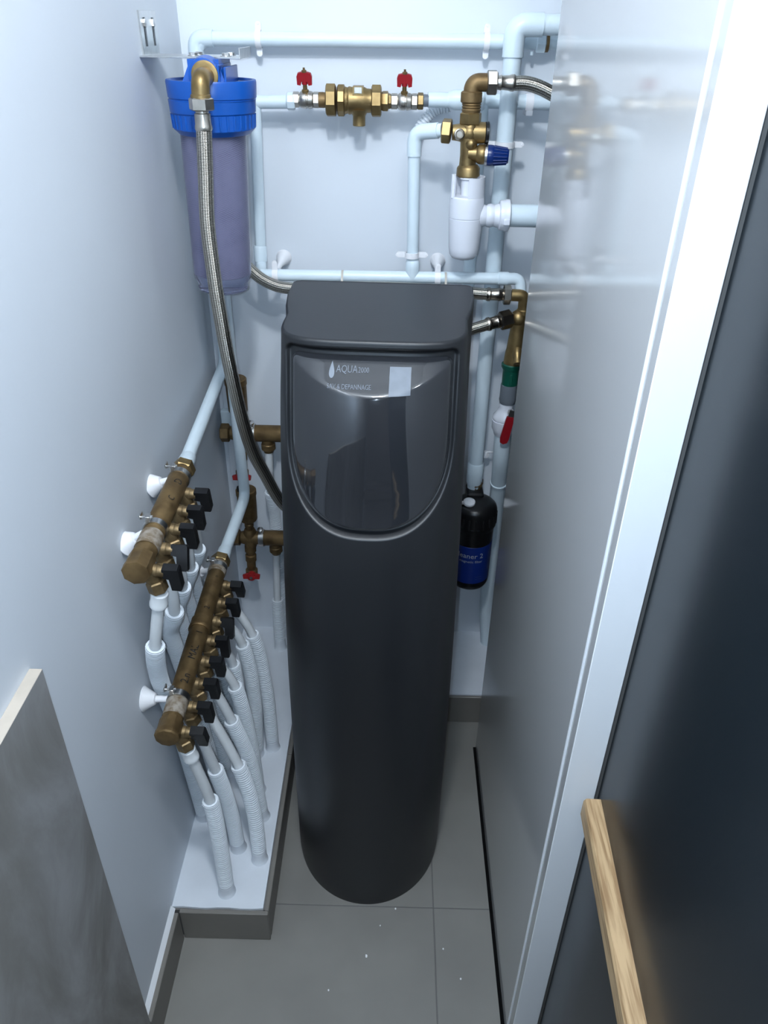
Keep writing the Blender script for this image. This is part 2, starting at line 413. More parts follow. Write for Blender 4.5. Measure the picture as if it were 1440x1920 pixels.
for k in range(2):
    for i in range(6): fs.append((k*6+i, k*6+(i+1) % 6, k*6+6+(i+1) % 6, k*6+6+i))
part('handle', b.add(vs, fs), WOOD, dr, 'pale oak grip bar')

# ------------------------------------------------------------ water softener cabinet
SX, SY, SROT = -0.030, 1.045, math.radians(-2.0)
def curve(xs, ys):
    def f(z):
        return float(np.interp(z, xs, ys))
    def g(z):
        return sum(f(z + d) for d in np.linspace(-0.07, 0.07, 9)) / 9
    return g
YF = curve([0, .45, .65, .86, 1.0, 1.13], [-.166, -.166, -.154, -.112, -.066, -.008])
YW = curve([0, .55, .86, 1.13], [0.0, 0.005, .055, .10])
NN = curve([0, .5, .86, 1.0, 1.13], [2.0, 2.05, 2.5, 3.2, 4.6])
WW = curve([0, .45, .86, 1.0, 1.13], [.149, .150, .147, .144, .136])
YBK, WB = 0.285, 0.154
def front_y(s, z):
    yw, yf, n, W = YW(z), YF(z), NN(z), WW(z)
    t = min(abs(s)/W, 1.0); return yw - (yw - yf)*(1 - t**n)**(1/n)
def ring(z, N=520):
    yw, yf, n, W = YW(z), YF(z), NN(z), WW(z); pts = [(0, YBK), (-WB+0.012, YBK), (-WB+0.004, YBK-0.004), (-WB, YBK-0.012), (-WB+0.001, YBK-0.08), (-(W+(WB-W)*0.55), yw+0.05)]
    for k in range(401):
        a = PI*k/400; c, s_ = math.cos(a), math.sin(a)
        pts.append((-W*math.copysign(abs(c)**(2/n), c), yw - (yw-yf)*abs(s_)**(2/n)))
    pts += [(W+(WB-W)*0.55, yw+0.05), (WB-0.001, YBK-0.08), (WB, YBK-0.012), (WB-0.004, YBK-0.004), (WB-0.012, YBK), (0, YBK)]
    p = np.array(pts); L = np.concatenate([[0], np.cumsum(np.hypot(*np.diff(p, axis=0).T))]); t = np.linspace(0, L[-1], N, endpoint=False)
    return np.stack([np.interp(t, L, p[:, 0]), np.interp(t, L, p[:, 1])], 1)
UE = 2/2.6
def ushape(hw, zt, zm, zb, rc):
    """closed outline: flat top with rounded corners, straight sides, elliptic bottom"""
    P = []
    for k in range(9):
        a = PI/2*k/8; P.append((hw - rc + rc*math.sin(a), zt - rc + rc*math.cos(a)))
    for k in range(61):
        a = PI*k/60; c_, s_ = math.cos(a), math.sin(a); P.append((hw*math.copysign(abs(c_)**UE, c_), zm - (zm - zb)*s_**UE))
    for k in range(9):
        a = PI/2*k/8; P.append((-hw + rc - rc*math.cos(a), zt - rc + rc*math.sin(a)))
    return np.array(P)
def sdf(P, q):
    A = P; Bp = np.roll(P, -1, 0); d = np.full(len(q), 1e9); ins = np.zeros(len(q), bool)
    for (ax, ay), (bx, by) in zip(A, Bp):
        ex, ey = bx-ax, by-ay; l = ex*ex+ey*ey
        if l < 1e-14: continue
        t = np.clip(((q[:, 0]-ax)*ex + (q[:, 1]-ay)*ey)/l, 0, 1)
        d = np.minimum(d, np.hypot(q[:, 0]-ax-t*ex, q[:, 1]-ay-t*ey))
        c = ((ay > q[:, 1]) != (by > q[:, 1]))
        if by != ay: ins ^= c & (q[:, 0] < ex*(q[:, 1]-ay)/(by-ay) + ax)
    return np.where(ins, -d, d)
U_OUT = ushape(0.1215, 1.1120, 1.0, 0.858, 0.010)
U_IN = ushape(0.1160, 1.1030, 1.0, 0.866, 0.014)
soft = thing('water_softener', 'tall dark grey water softener cabinet with a smoked lid', 'water softener', (SX, SY, 0))
soft.rotation_euler.z = SROT
zs = list(np.linspace(0.0, 0.82, 40)) + list(np.linspace(0.826, 1.120, 215))
ZT = 1.120; vs = []; fs = []; N = 520
for z in zs:
    r = ring(z, N)
    if z < 0.03:                                    # slight tuck at the foot
        r = r * (1 - 0.012*(1 - z/0.03)**2)
    if z > 0.82:
        m_ = r[:, 1] < 0.12; q = np.stack([r[:, 0], np.full(N, z)], 1); d = sdf(U_OUT, q)
        t = np.clip((0.005 - d)/0.010, 0, 1); t = t*t*(3-2*t)
        r[:, 1] += np.where(m_, 0.013*t, 0)
    for x, y in r: vs.append((x, y, z))
base_r = ring(ZT, N)
cx, cy = 0.0, 0.13
for k in range(1, 7):                               # rounded shoulder, then the flat lid
    a = PI/2*k/6; ins = 0.0055*(1-math.cos(a)); z = ZT + 0.0055*math.sin(a)
    for x, y in base_r:
        l = math.hypot(x-cx, y-cy); f = (l-ins)/l; vs.append((cx+(x-cx)*f, cy+(y-cy)*f, z - 0.004*y/0.285*k/6))
R = len(vs)//N
for i in range(R-1):
    for k in range(N):
        k2 = (k+1) % N; fs.append((i*N+k, i*N+k2, (i+1)*N+k2, (i+1)*N+k))
fs.append(tuple(range(N))); fs.append(tuple((R-1)*N + N-1-k for k in range(N)))
fs = [f[::-1] for f in fs]
bb = B().add([V(p) + V((SX, SY, 0)) for p in vs], fs)
part('cabinet', bb, BODY, soft, sharp=80)

def visor_y(s, z):
    d = -float(sdf(U_IN, np.array([[s, z]]))[0])
    return _visor(s, z, d)
def _visor(s, z, d):
    k = min(1, max(0, (z-0.87)/0.19)); k = k*k*(3-2*k)
    cyl = 0.010 + (0.030*k + 0.004)*(1 - (s/0.118)**2)
    slope = 0.008 + max(0.0, (1.102 - z))*0.95
    h = max(0.0022 - abs(cyl - slope), 0)/0.0022
    dome = min(cyl, slope) - h*h*h*0.0022/6
    e = min(1, max(0, d)/0.007); e = math.sqrt(max(0, 1-(1-e)**2))
    return front_y(s, z) + 0.012 - dome*e
vs = []; fs = []; NZ, NS = 110, 90
zz = 0.866 + (1.103-0.866)*(0.5 - 0.5*np.cos(np.linspace(0.0, PI, NZ)))
for z in zz:
    if z >= 1.089: hw = 0.116 - 0.014 + math.sqrt(max(0, 0.014**2 - (z-1.089)**2))
    elif z >= 1.0: hw = 0.116
    else: hw = 0.116*max(1e-4, 1 - ((1.0-z)/0.134)**2.6)**(1/2.6)
    ss = hw*np.sin(np.linspace(-PI/2, PI/2, NS)); D = -sdf(U_IN, np.stack([ss, np.full(NS, z)], 1))
    for s_, d in zip(ss, D): vs.append((SX + s_, SY + _visor(s_, z, d), z))
for i in range(NZ-1):
    for k in range(NS-1): fs.append((i*NS+k, i*NS+k+1, (i+1)*NS+k+1, (i+1)*NS+k))
vis = part('lid', B().add(vs, fs), VISOR, soft, 'smoked glossy lid', sharp=60)
def on_visor(b, vs2, fs2, s0, z0, off=0.0007):
    b.add([(SX + s0 + x, SY + visor_y(s0 + x, z0 + y) - off, z0 + y) for x, y in vs2], fs2)
b = B(); on_visor(b, *text2d('AQUA', 0.0105), -0.0330, 1.0905); on_visor(b, *text2d('2000', 0.0078), -0.0095, 1.0900)
part('brand_lettering', b, PRINTDIM, vis)
b = B(); on_visor(b, *text2d('SAV & DEPANNAGE', 0.0070), -0.0285, 1.0735)
part('service_lettering', b, PRINTDIM, vis)
drop = [(0.0052*math.sin(2*PI*k/24)*math.sin(PI*k/24)**1.3, 0.0085*math.cos(2*PI*k/24)) for k in range(24)]
b = B(); on_visor(b, drop, [tuple(range(23, -1, -1))], -0.0540, 1.0900); part('drop_logo', b, STICK, vis)
g = [(-0.0150 + 0.0300*i/8, -0.0145 + 0.0290*j/6) for j in range(7) for i in range(9)]
b = B(); on_visor(b, g, [(j*9+i, j*9+i+1, j*9+i+10, j*9+i+9) for j in range(6) for i in range(8)], 0.0420, 1.0800)
part('sticker', b, STICK, vis, 'small pale square sticker')

# ------------------------------------------------------------ shared fittings
def clip_ring(b, c, axis, r, w=0.010):
    b.lathe(V(c) - V(axis).normalized()*w/2, axis, [(0, r), (0, r+0.0022), (w, r+0.0022), (w, r)], 24, cap=False)
def ear(b, c, h, up=1):
    """screw ear of a wall clip, flat against y = c.y"""
    P = [(-0.005, 0), (0.005, 0), (0.005, h-0.005)] + [(0.005*math.cos(a), h-0.005+0.005*math.sin(a)) for a in np.linspace(0.3, PI-0.3, 6)] + [(-0.005, h-0.005)]
    b.slab([(x, y*up) for x, y in (P if up > 0 else P[::-1])], c, (1, 0, 0), (0, 0, 1), 0.004)
def standoff(b, wall, tip, r0=0.016, r1=0.0055):
    wall = V(wall); ax = V(tip) - wall; L = ax.length
    b.lathe(wall, ax, [(0, r0), (0.002, r0), (0.003, r0*0.93), (L*0.30, r0*0.62), (L*0.55, r1*1.15), (L, r1)], 24)
PXW = 'white painted'

# ---- run 1: along the top, down the corner and forward to the upper manifold
p = fillet([(0.60, 1.583, 1.4762), (-0.361, 1.583, 1.4711), (-0.365, 1.572, 0.872), (-0.345, 1.115, 0.8695)], [0.030, 0.022], 8)
t = thing('water_pipe', 'white pipe along the top of back wall turning down the corner to upper manifold', 'pipe', (-0.362, 1.56, 0.872), 'white painted water pipes')
part('tube', B().tube(p, 0.0118), PIPE, t)
part('elbow', B().tube(fillet([(-0.329, 1.583, 1.4713), (-0.361, 1.583, 1.4711), (-0.3613, 1.5824, 1.440)], 0.028, 8), 0.0138), PIPE, t)
part('end_socket', B().lathe((-0.345, 1.150, 0.8695), (0, -1, 0), [(0, 0.0120), (0.004, 0.0138), (0.034, 0.0150)], 20), PIPE, t)

# ---- run 2: wide drain pipe A down to the magnetic filter
t = thing('drain_pipe', 'wide white vertical pipe with elbow running down to the black magnetic filter', 'pipe', (0.195, 1.555, 0.585), 'white painted water pipes')
part('tube', B().tube(fillet([(0.60, 1.545, 1.502), (0.1945, 1.545, 1.500), (0.1945, 1.545, 0.60)], 0.030, 10), 0.0158, 24), PIPE, t)
part('elbow', B().tube(fillet([(0.241, 1.545, 1.500), (0.1945, 1.545, 1.500), (0.1945, 1.545, 1.452)], 0.032, 10), 0.0182, 24), PIPE, t)
part('end_socket', B().lathe((0.1945, 1.545, 0.655), (0, 0, -1), [(0, 0.0162), (0.004, 0.0185), (0.050, 0.0185), (0.056, 0.0160), (0.066, 0.0150)], 24), PIPE, t)

# ---- run 3: left feed of the brass assembly, with the vertical branch beside the filter
t = thing('water_pipe', 'short white pipe from blue filter to brass backflow valve with a vertical branch', 'pipe', (-0.266, 1.56, 1.08), 'white painted water pipes')
part('tube', B().tube(fillet([(-0.293, 1.452, 1.400), (-0.293, 1.560, 1.3745), (-0.1985, 1.560, 1.3765)], 0.02), 0.0112), PIPE, t)
part('branch_tube', B().tube(fillet([(-0.2590, 1.560, 1.376), (-0.2680, 1.558, 1.084), (-0.2600, 1.512, 1.0810)], 0.02), 0.0108), PIPE, t)
part('socket', B().lathe((-0.2680, 1.558, 1.125), (0, 0, -1), [(0, 0.0112), (0.003, 0.0132), (0.030, 0.0132)], 20), PIPE, t)

# ---- run 4: right of the brass assembly: reducer, tee, and the branch down behind the trap
t = thing('water_pipe', 'white pipe right of the brass backflow valve with a reducer and downward branch', 'pipe', (0.15, 1.565, 1.0), 'white painted water pipes')
part('tube', B().tube(fillet([(0.052, 1.560, 1.3838), (0.140, 1.562, 1.3835), (0.168, 1.577, 1.3825), (0.60, 1.580, 1.379)], 0.012), 0.0125, 20), PIPE, t)
part('reducer', B().lathe((0.088, 1.560, 1.3845), (1, 0, 0), [(0, 0.0125), (0.012, 0.0165), (0.050, 0.0172), (0.062, 0.0172), (0.066, 0.0140)], 24), PIPE, t)
part('branch_tube', B().tube(fillet([(0.120, 1.564, 1.383), (0.1500, 1.568, 1.382), (0.1480, 1.570, 0.62)], 0.02), 0.0128), PIPE, t)

# ---- run 5: lower pipe on stand-offs with the riser to the mixing valve
t = thing('water_pipe', 'white horizontal pipe just above the softener with a riser to the mixing valve', 'pipe', (0.03, 1.51, 1.08), 'white painted water pipes')
part('tube', B().tube(fillet([(-0.262, 1.510, 1.0805), (0.2440, 1.510, 1.0825), (0.2470, 1.505, 1.0560)], 0.022, 8), 0.0112), PIPE, t)
part('riser', B().tube(fillet([(0.0335, 1.510, 1.0815), (0.0290, 1.508, 1.3370), (0.0770, 1.490, 1.3425)], 0.022, 8), 0.0112), PIPE, t)
part('elbow', B().tube(fillet([(0.0292, 1.508, 1.298), (0.0290, 1.508, 1.3370), (0.070, 1.4925, 1.3415)], 0.026, 8), 0.0130), PIPE, t)
part('tee', B().lathe((0.0335, 1.510, 1.0815), (0, 0, 1), [(0, 0.0120), (0.018, 0.0132), (0.030, 0.0132), (0.033, 0.0112)], 20), PIPE, t)
part('socket', B().lathe((0.2200, 1.510, 1.0824), (-1, 0, 0), [(0, 0.0128), (0.018, 0.0128), (0.020, 0.0112)], 20), PIPE, t)

# ---- run 6: feed of the lower manifold
t = thing('water_pipe', 'white bent pipe rising from the lower manifold in the back corner', 'pipe', (-0.337, 1.50, 0.57), 'white painted water pipes')
part('tube', B().tube(fillet([(-0.337, 1.245, 0.580), (-0.334, 1.508, 0.5745), (-0.333, 1.492, 0.700), (-0.331, 1.482, 0.960), (-0.333, 1.495, 1.330)], [0.03, 0.06, 0.1], 8), 0.0122), PIPE, t)
part('end_socket', B().lathe((-0.337, 1.290, 0.579), (0, -1, 0), [(0, 0.0124), (0.004, 0.0140), (0.036, 0.0148)], 20), PIPE, t)

# ---- wall clips
def wall_clip(c, axis, r, label, ears=((0, 1), (0, -1))):
    b = B(); clip_ring(b, c, axis, r); c = V(c)
    b.box((c.x-0.006, c.y+r, c.z-0.006), (c.x+0.006, YB, c.z+0.006))
    t = thing('pipe_clip', label, 'pipe clip', tuple(c), 'white plastic pipe clips')
    part('collar', b, CLIPM, t)
    for ex, u in ears:
        bb = B()
        if ex == 0: ear(bb, (c.x, c.y + r*0.3, c.z + u*(r+0.001)), 0.014, u)
        else:
            P = [(0, -0.005), (0.013, -0.005)] + [(0.013+0.005*math.sin(a), -0.005*math.cos(a)) for a in np.linspace(0.3, PI-0.3, 6)] + [(0.013, 0.005), (0, 0.005)]
            bb.slab([(x*ex, y) for x, y in (P if ex > 0 else P[::-1])], (c.x + ex*(r+0.001), c.y + r*0.3, c.z), (1, 0, 0), (0, 0, 1), 0.005)
        sc = part('ear', bb, CLIPM, t)
        mid = sum(bb.v, V((0, 0, 0)))/len(bb.v)
        part('screw', B().lathe((mid.x + (ex*0.004), mid.y-0.0025, mid.z + (u*0.002 if ex == 0 else 0)), (0, -1, 0), [(0, 0.0026), (0.0008, 0.0024), (0.0010, 0.0)], 10), CLIPM, sc)
wall_clip((-0.2490, 1.583, 1.4717), (1, 0, 0), 0.0120, 'white clip on the top pipe above the blue filter')
wall_clip((0.1515, 1.583, 1.4738), (1, 0, 0), 0.0120, 'white clip on the top pipe left of the wide drain pipe')
wall_clip((0.0315, 1.509, 1.1240), (0, 0, 1), 0.0114, 'white two-eared clip at the foot of the mixing valve riser', ((1, 0), (-1, 0)))
wall_clip((0.1945, 1.545, 1.3150), (0, 0, 1), 0.0160, 'white clip around the wide drain pipe beside the navy knob', ((1, 0), (-1, 0)))
b = B(); clip_ring(b, (0.2360, 1.578, 1.3815), (1, 0, 0), 0.0128, 0.014); b.box((0.230, 1.560, 1.361), (0.242, YB, 1.369))
single('pipe_clip', b, CLIPM, 'square white clip on the pipe at the glossy panel edge', 'pipe clip', 'white plastic pipe clips')
def pipe_standoff(x, label, z=1.0870):
    t = thing('pipe_standoff', label, 'pipe standoff', (x, YB, z), 'white conical pipe standoffs')
    b = B(); standoff(b, (x, YB, z+0.002), (x-0.004, 1.524, z-0.003), 0.0160, 0.0050); part('cone', b, CLIPM, t)
    b = B(); clip_ring(b, (x-0.004, 1.510, 1.0815), (1, 0, 0), 0.0113, 0.011); ear(b, (x-0.004, 1.505, 1.0920), 0.018, 1); part('clip', b, CLIPM, t)
    part('screw', B().lathe((x-0.004, 1.5035, 1.1040), (0, -1, 0), [(0, 0.0030), (0.001, 0.0026), (0.0012, 0)], 10), CLIPM, t)
pipe_standoff(-0.2290, 'white conical standoff holding the lower pipe near the blue filter')
pipe_standoff(0.0870, 'white conical standoff holding the lower pipe below the trap')
for x, l in ((-0.1020, 'beige cable tie around lower pipe above the softener top left'), (0.0980, 'beige cable tie around lower pipe above the softener top right')):
    b = B(); b.lathe((x-0.002, 1.505, 1.0735), (1, 0, 0), [(0, 0.0190), (0, 0.0200), (0.0042, 0.0200), (0.0042, 0.0190)], 24, cap=False)
    single('cable_tie', b, TIE, l, 'cable tie', 'cable ties on the lower pipe')

# ---- short corrugated conduit
b = B(); q = smooth([(0.094, 1.592, 1.3720), (0.070, 1.592, 1.3660), (0.050, 1.590, 1.3500), (0.036, 1.588, 1.325), (0.030, 1.588, 1.280)], 0.003)
corrugated(b, q, 0.0095, 0.0013, 0.0056)
single('corrugated_conduit', b, SLEEVE, 'short white ribbed conduit curving down behind the riser elbow', 'conduit')

# ------------------------------------------------------------ brass backflow valve with two red taps
YU, ZU = 1.555, 1.3808
t = thing('backflow_valve', 'brass backflow preventer with two red butterfly taps on the back wall', 'valve', (-0.07, YU, 1.34))
X1 = (1, 0, 0)
def ub(): return B()
part('pipe_union', ub().lathe((-0.2010, YU, ZU-0.003), X1, [(0, 0.0120), (0.002, 0.0142), (0.012, 0.0146), (0.015, 0.0130)], 8), PIPE, t)
def tap(x, nm, lab):
    body = ub().hex((x-0.0235, YU, ZU), X1, 0.0128, 0.012, 0.3).lathe((x-0.012, YU, ZU), X1, [(0, 0.0098), (0.003, 0.0132), (0.008, 0.0144), (0.013, 0.0146), (0.014, 0.0132), (0.0155, 0.0132), (0.017, 0.0146), (0.024, 0.0132), (0.026, 0.0100)], 24).hex((x+0.013, YU, ZU), X1, 0.0132, 0.011, 0.3)
    o = part('tap_body', body, NICKELD if nm else NICKEL, t)
    part('stem', ub().lathe((x, YU-0.004, ZU+0.010), (0, -0.25, 1), [(0, 0.0062), (0.006, 0.0062), (0.007, 0.0040), (0.033, 0.0034), (0.034, 0.0022), (0.039, 0.0020)], 14), BRASS, o)
    hb = ub()
    P = [(-0.013, -0.001), (-0.0135, 0.012), (-0.0115, 0.017), (-0.006, 0.0185), (0.006, 0.0185), (0.0115, 0.017), (0.0135, 0.012), (0.013, -0.001), (0.007, -0.002), (0.005, 0.004), (-0.005, 0.004), (-0.007, -0.002)]
    hb.slab(P[::-1], (x, YU-0.0105, ZU+0.0255), (1, 0, 0), (0, -0.22, 1), 0.0075)
    hb.lathe((x, YU-0.0095, ZU+0.025), (0, -0.22, 1), [(0, 0.0052), (0.018, 0.0046)], 14)
    part('butterfly_handle', hb, RED, o, lab)
    part('screw', ub().lathe((x, YU-0.0150, ZU+0.0435), (0, -0.22, 1), [(0, 0.0044), (0.003, 0.0044), (0.0035, 0.002), (0.007, 0.002)], 8), BRASSD, o)
tap(-0.1665, 0, 'red butterfly handle'); tap(0.0095, 0, 'red butterfly handle')
part('tail', ub().lathe((-0.1470, YU, ZU), X1, [(0, 0.0105), (0.004, 0.0105), (0.004, 0.0125), (0.012, 0.0128), (0.018, 0.0118)], 20), BRASSD, t)
part('union_nut', ub().hex((-0.1305, YU, ZU), X1, 0.0270, 0.0185, 0.2, 8), BRASS, t)
part('union_nut', ub().lathe((-0.1100, YU, ZU), X1, [(0, 0.0225), (0.002, 0.0262), (0.012, 0.0262), (0.014, 0.0225), (0.022, 0.0205)], 10), BRASS, t)
bd = ub().lathe((-0.0950, YU, ZU), X1, [(0, 0.0190), (0.006, 0.0225), (0.012, 0.0215), (0.034, 0.0215), (0.038, 0.0195), (0.046, 0.0190)], 28)
bd.box((-0.0815, YU-0.020, ZU+0.010), (-0.0630, YU+0.012, ZU+0.0235))
part('valve_body', bd, BRASS, t)
part('test_plate', ub().cbox((-0.0790, YU-0.0215, ZU+0.0125), (-0.0650, YU-0.0195, ZU+0.0225), 0.0005), NICKEL, t)
part('spout', ub().lathe((-0.0710, YU-0.004, ZU-0.014), (0, 0, -1), [(0, 0.0165), (0.008, 0.0125), (0.010, 0.0112), (0.0255, 0.0112), (0.0265, 0.0095), (0.0180, 0.0090)], 24), BRASS, t)
part('union_nut', ub().hex((-0.0490, YU, ZU), X1, 0.0265, 0.0180, 0.2, 8), BRASS, t)
part('tail', ub().lathe((-0.0310, YU, ZU), X1, [(0, 0.0150), (0.003, 0.0165), (0.011, 0.0165), (0.013, 0.0130), (0.017, 0.0120)], 6, 0.2), BRASS, t)
part('end_nut', ub().hex((0.0335, YU, ZU+0.001), X1, 0.0138, 0.0105, 0.3), BRASS, t)
part('gasket', ub().lathe((0.0440, YU, ZU+0.002), X1, [(0, 0.0095), (0.002, 0.0102), (0.009, 0.0098)], 18), GREY, t)

# ------------------------------------------------------------ thermostatic mixing valve + hose to the right
MX, MY = 0.1240, 1.480
t = thing('mixing_valve', 'brass thermostatic mixing valve with a navy knob above white trap', 'valve', (MX, MY, 1.268))
part('elbow', B().tube(fillet([(0.1500, MY, 1.4170), (MX-0.001, MY, 1.4170), (MX-0.001, MY, 1.385)], 0.017, 9), 0.0140, 22).lathe((MX-0.001, MY, 1.404), (0, 0, -1), [(0, 0.0155), (0.002, 0.0182), (0.016, 0.0182), (0.018, 0.0160)], 24), BRASSD, t)
part('threaded_tail', B().lathe((MX, MY, 1.387), (0, 0, -1), [(0, 0.0150), (0.003, 0.0165), (0.005, 0.0150), (0.007, 0.0165), (0.009, 0.0150), (0.011, 0.0165), (0.016, 0.0150)], 20), BRASSD, t)
part('union_nut', B().hex((MX, MY, 1.353), (0, 0, 1), 0.0192, 0.019, 0.25), BRASS, t)
body = B().lathe((MX, MY, 1.354), (0, 0, -1), [(0, 0.0150), (0.004, 0.0165), (0.016, 0.0178), (0.030, 0.0150), (0.050, 0.0142), (0.068, 0.0150)], 24)
body.lathe((0.094, MY, 1.3405), (1, 0, 0), [(0, 0.0125), (0.010, 0.0135), (0.022, 0.0165), (0.040, 0.0175), (0.056, 0.0170), (0.058, 0.0150)], 24)
body.lathe((MX, MY-0.004, 1.308), (1, -0.12, -0.02), [(0, 0.0120), (0.014, 0.0128), (0.018, 0.0160), (0.026, 0.0165), (0.030, 0.0150)], 24)
body.ball((MX, MY, 1.340), 0.0185, 16)
part('valve_body', body, BRASS, t)
part('left_nut', B().hex((0.0760, MY+0.004, 1.3425), (1, -0.15, -0.05), 0.0200, 0.0165, 0.2), BRASS, t)
part('end_cap', B().lathe((0.1505, MY, 1.3405), (1, 0, 0), [(0, 0.0165), (0.001, 0.0180), (0.006, 0.0180), (0.007, 0.0150)], 24), BLACK, t)
part('check_screw', B().lathe((0.1045, MY-0.009, 1.3385), (0.1, -1, 0.15), [(0, 0.0090), (0.010, 0.0088), (0.011, 0.0070), (0.0085, 0.0050), (0.0085, 0)], 20), NICKEL, t)
part('relief_port', B().ball((MX+0.003, MY-0.010, 1.324), 0.0105, 14), BRASS, t)
part('outlet_nut', B().lathe((MX+0.002, MY, 1.290), (0, 0, -1), [(0, 0.0155), (0.003, 0.0185), (0.006, 0.0205), (0.018, 0.0208), (0.021, 0.0180)], 12), BRASS, t)
part('knob_seat', B().lathe((0.1530, MY-0.0075, 1.3065), (1, -0.12, -0.02), [(0, 0.0172), (0.004, 0.0172)], 24), STEEL, t)
kb = B(); prof = [(0, 0.0165), (0.004, 0.0170), (0.010, 0.0166), (0.012, 0.0155), (0.034, 0.0128), (0.037, 0.0105)]
kb.lathe((0.1570, MY-0.008, 1.3064), (1, -0.12, -0.02), prof, 32)
for k in range(16):
    a = 2*PI*k/16; ax = V((1, -0.12, -0.02)).normalized(); ux = V((0, 0, 1)).cross(ax).normalized(); uy = ax.cross(ux)
    o_ = V((0.1570, MY-0.008, 1.3064)); d_ = ux*math.cos(a) + uy*math.sin(a)
    kb.tube([o_ + ax*0.011 + d_*0.0158, o_ + ax*0.034 + d_*0.0130], 0.0011, 6)
part('temperature_knob', kb, BLUEK, t, 'navy ribbed temperature knob')

def hose(label, pts, r, parts_, group='braided steel hoses', step=0.006):
    q = smooth(pts, step)
    t = thing('braided_hose', label, 'hose', tuple(q[0]), group)
    part('braid', B().tube(q, r, 24), BRAID, t)
    return t, q
t, q = hose('braided steel hose leaving the mixing valve elbow towards the glossy panel', [(0.192, MY, 1.4165), (0.2150, MY-0.001, 1.4165), (0.2450, MY-0.002, 1.408), (0.285, MY, 1.388), (0.34, 1.49, 1.35)], 0.0112, None)
part('swivel_nut', B().hex((0.1470, MY, 1.4170), (1, 0, 0), 0.0200, 0.0175, 0.06), NICKEL, t)
part('crimp_sleeve', B().lathe((0.1640, MY, 1.4170), (1, 0, 0), [(0, 0.0105), (0.005, 0.0110), (0.007, 0.0118), (0.009, 0.0108), (0.020, 0.0115), (0.024, 0.0128), (0.028, 0.0130), (0.031, 0.0115)], 24), NICKEL, t)

# small fitting on the top pipe at the panel edge
t = thing('compression_joint', 'small white painted compression joint on top pipe beside the glossy panel', 'fitting', (0.248, 1.583, 1.470))
part('nut', B().hex((0.2380, 1.583, 1.4735), (1, 0, 0), 0.0165, 0.0170, 0.1), PIPE, t)
part('tail', B().lathe((0.2160, 1.583, 1.4750), (1, 0, 0), [(0, 0.0115), (0.022, 0.0120)], 18).lathe((0.2600, 1.583, 1.4735), (1, 0, 0), [(0, 0.0115), (0.024, 0.0105)], 18), PIPE, t)
part('ring', B().lathe((0.2550, 1.583, 1.4735), (1, 0, 0), [(0, 0.0145), (0.005, 0.0145)], 18), BRASSD, t)
part('screw', B().lathe((0.232, 1.578, 1.4605), (0, 0, -1), [(0, 0.003), (0.006, 0.003)], 8), PIPE, t)

# ------------------------------------------------------------ white trap with its side outlet
TX, TY = 0.1265, 1.470
t = thing('trap', 'white plastic tundish trap below the brass mixing valve', 'trap', (TX, TY, 1.128))
part('cup', B().lathe((TX, TY, 1.2400), (0, 0, -1), [(0, 0.0285), (0.002, 0.0305), (0.006, 0.0312), (0.036, 0.0312), (0.0365, 0.0302), (0.0375, 0.0302), (0.038, 0.0310), (0.090, 0.0282), (0.102, 0.0262), (0.108, 0.0215), (0.111, 0.012), (0.1115, 0.0)], 36), PVC, t)
b = B(); arc = np.linspace(math.radians(-92), math.radians(215), 40); vs = []; fs = []
for zz_, ro, ri in ((1.2360, 0.0302, 0.0278), (1.2720, 0.0296, 0.0272)):
    for a in arc: vs += [(TX + ro*math.cos(a), TY + ro*math.sin(a), zz_), (TX + ri*math.cos(a), TY + ri*math.sin(a), zz_)]
n = len(arc)
for k in range(n-1):
    a0, a1 = 2*k, 2*k+2; t0, t1 = 2*n + a0, 2*n + a1
    fs += [(a0, a1, t1, t0), (a1+1, a0+1, t0+1, t1+1), (t0, t1, t1+1, t0+1)]
fs += [(0, 2*n, 2*n+1, 1), (2*n-2, 2*n-1, 4*n-1, 4*n-2)]
part('funnel', B().add(vs, fs), PVC, t)
b = B(); vs = []; fs = []; arc2 = np.linspace(math.radians(215), math.radians(248), 8)
for zz_ in (1.2400, 1.2800):
    for a in arc2: vs.append((TX + 0.0292*math.cos(a), TY + 0.0292*math.sin(a), zz_))
for k in range(7): fs.append((k, k+1, 9+k, 8+k))
part('window', B().tube([(TX-0.0265, TY-0.012, 1.238), (TX-0.0265, TY-0.012, 1.277)], 0.004, 8), PVC, t)
part('spout', B().lathe((MX+0.002, TY+0.006, 1.270), (0, 0, -1), [(0, 0.0150), (0.003, 0.0150), (0.004, 0.0120), (0.040, 0.0110)], 20), PVC, t)
part('outlet', B().lathe((TX+0.020, TY, 1.2065), (1, 0, 0), [(0, 0.0205), (0.010, 0.0195), (0.016, 0.0175), (0.019, 0.0195), (0.024, 0.0205), (0.030, 0.0185), (0.036, 0.0205), (0.040, 0.0205)], 28), PVC, t)
part('slip_nut', B().lathe((TX+0.0590, TY, 1.2075), (1, 0, 0), [(0, 0.0225), (0.002, 0.0255), (0.010, 0.0262), (0.012, 0.0275), (0.018, 0.0275), (0.020, 0.0240)], 20), PVC, t)
part('waste_pipe', B().tube([(TX+0.078, TY, 1.2075), (0.60, TY, 1.2050)], 0.0196, 28), PIPE, t)
part('lug', B().cbox((TX+0.066, TY-0.031, 1.196), (TX+0.077, TY-0.024, 1.206), 0.001), PVC, t)

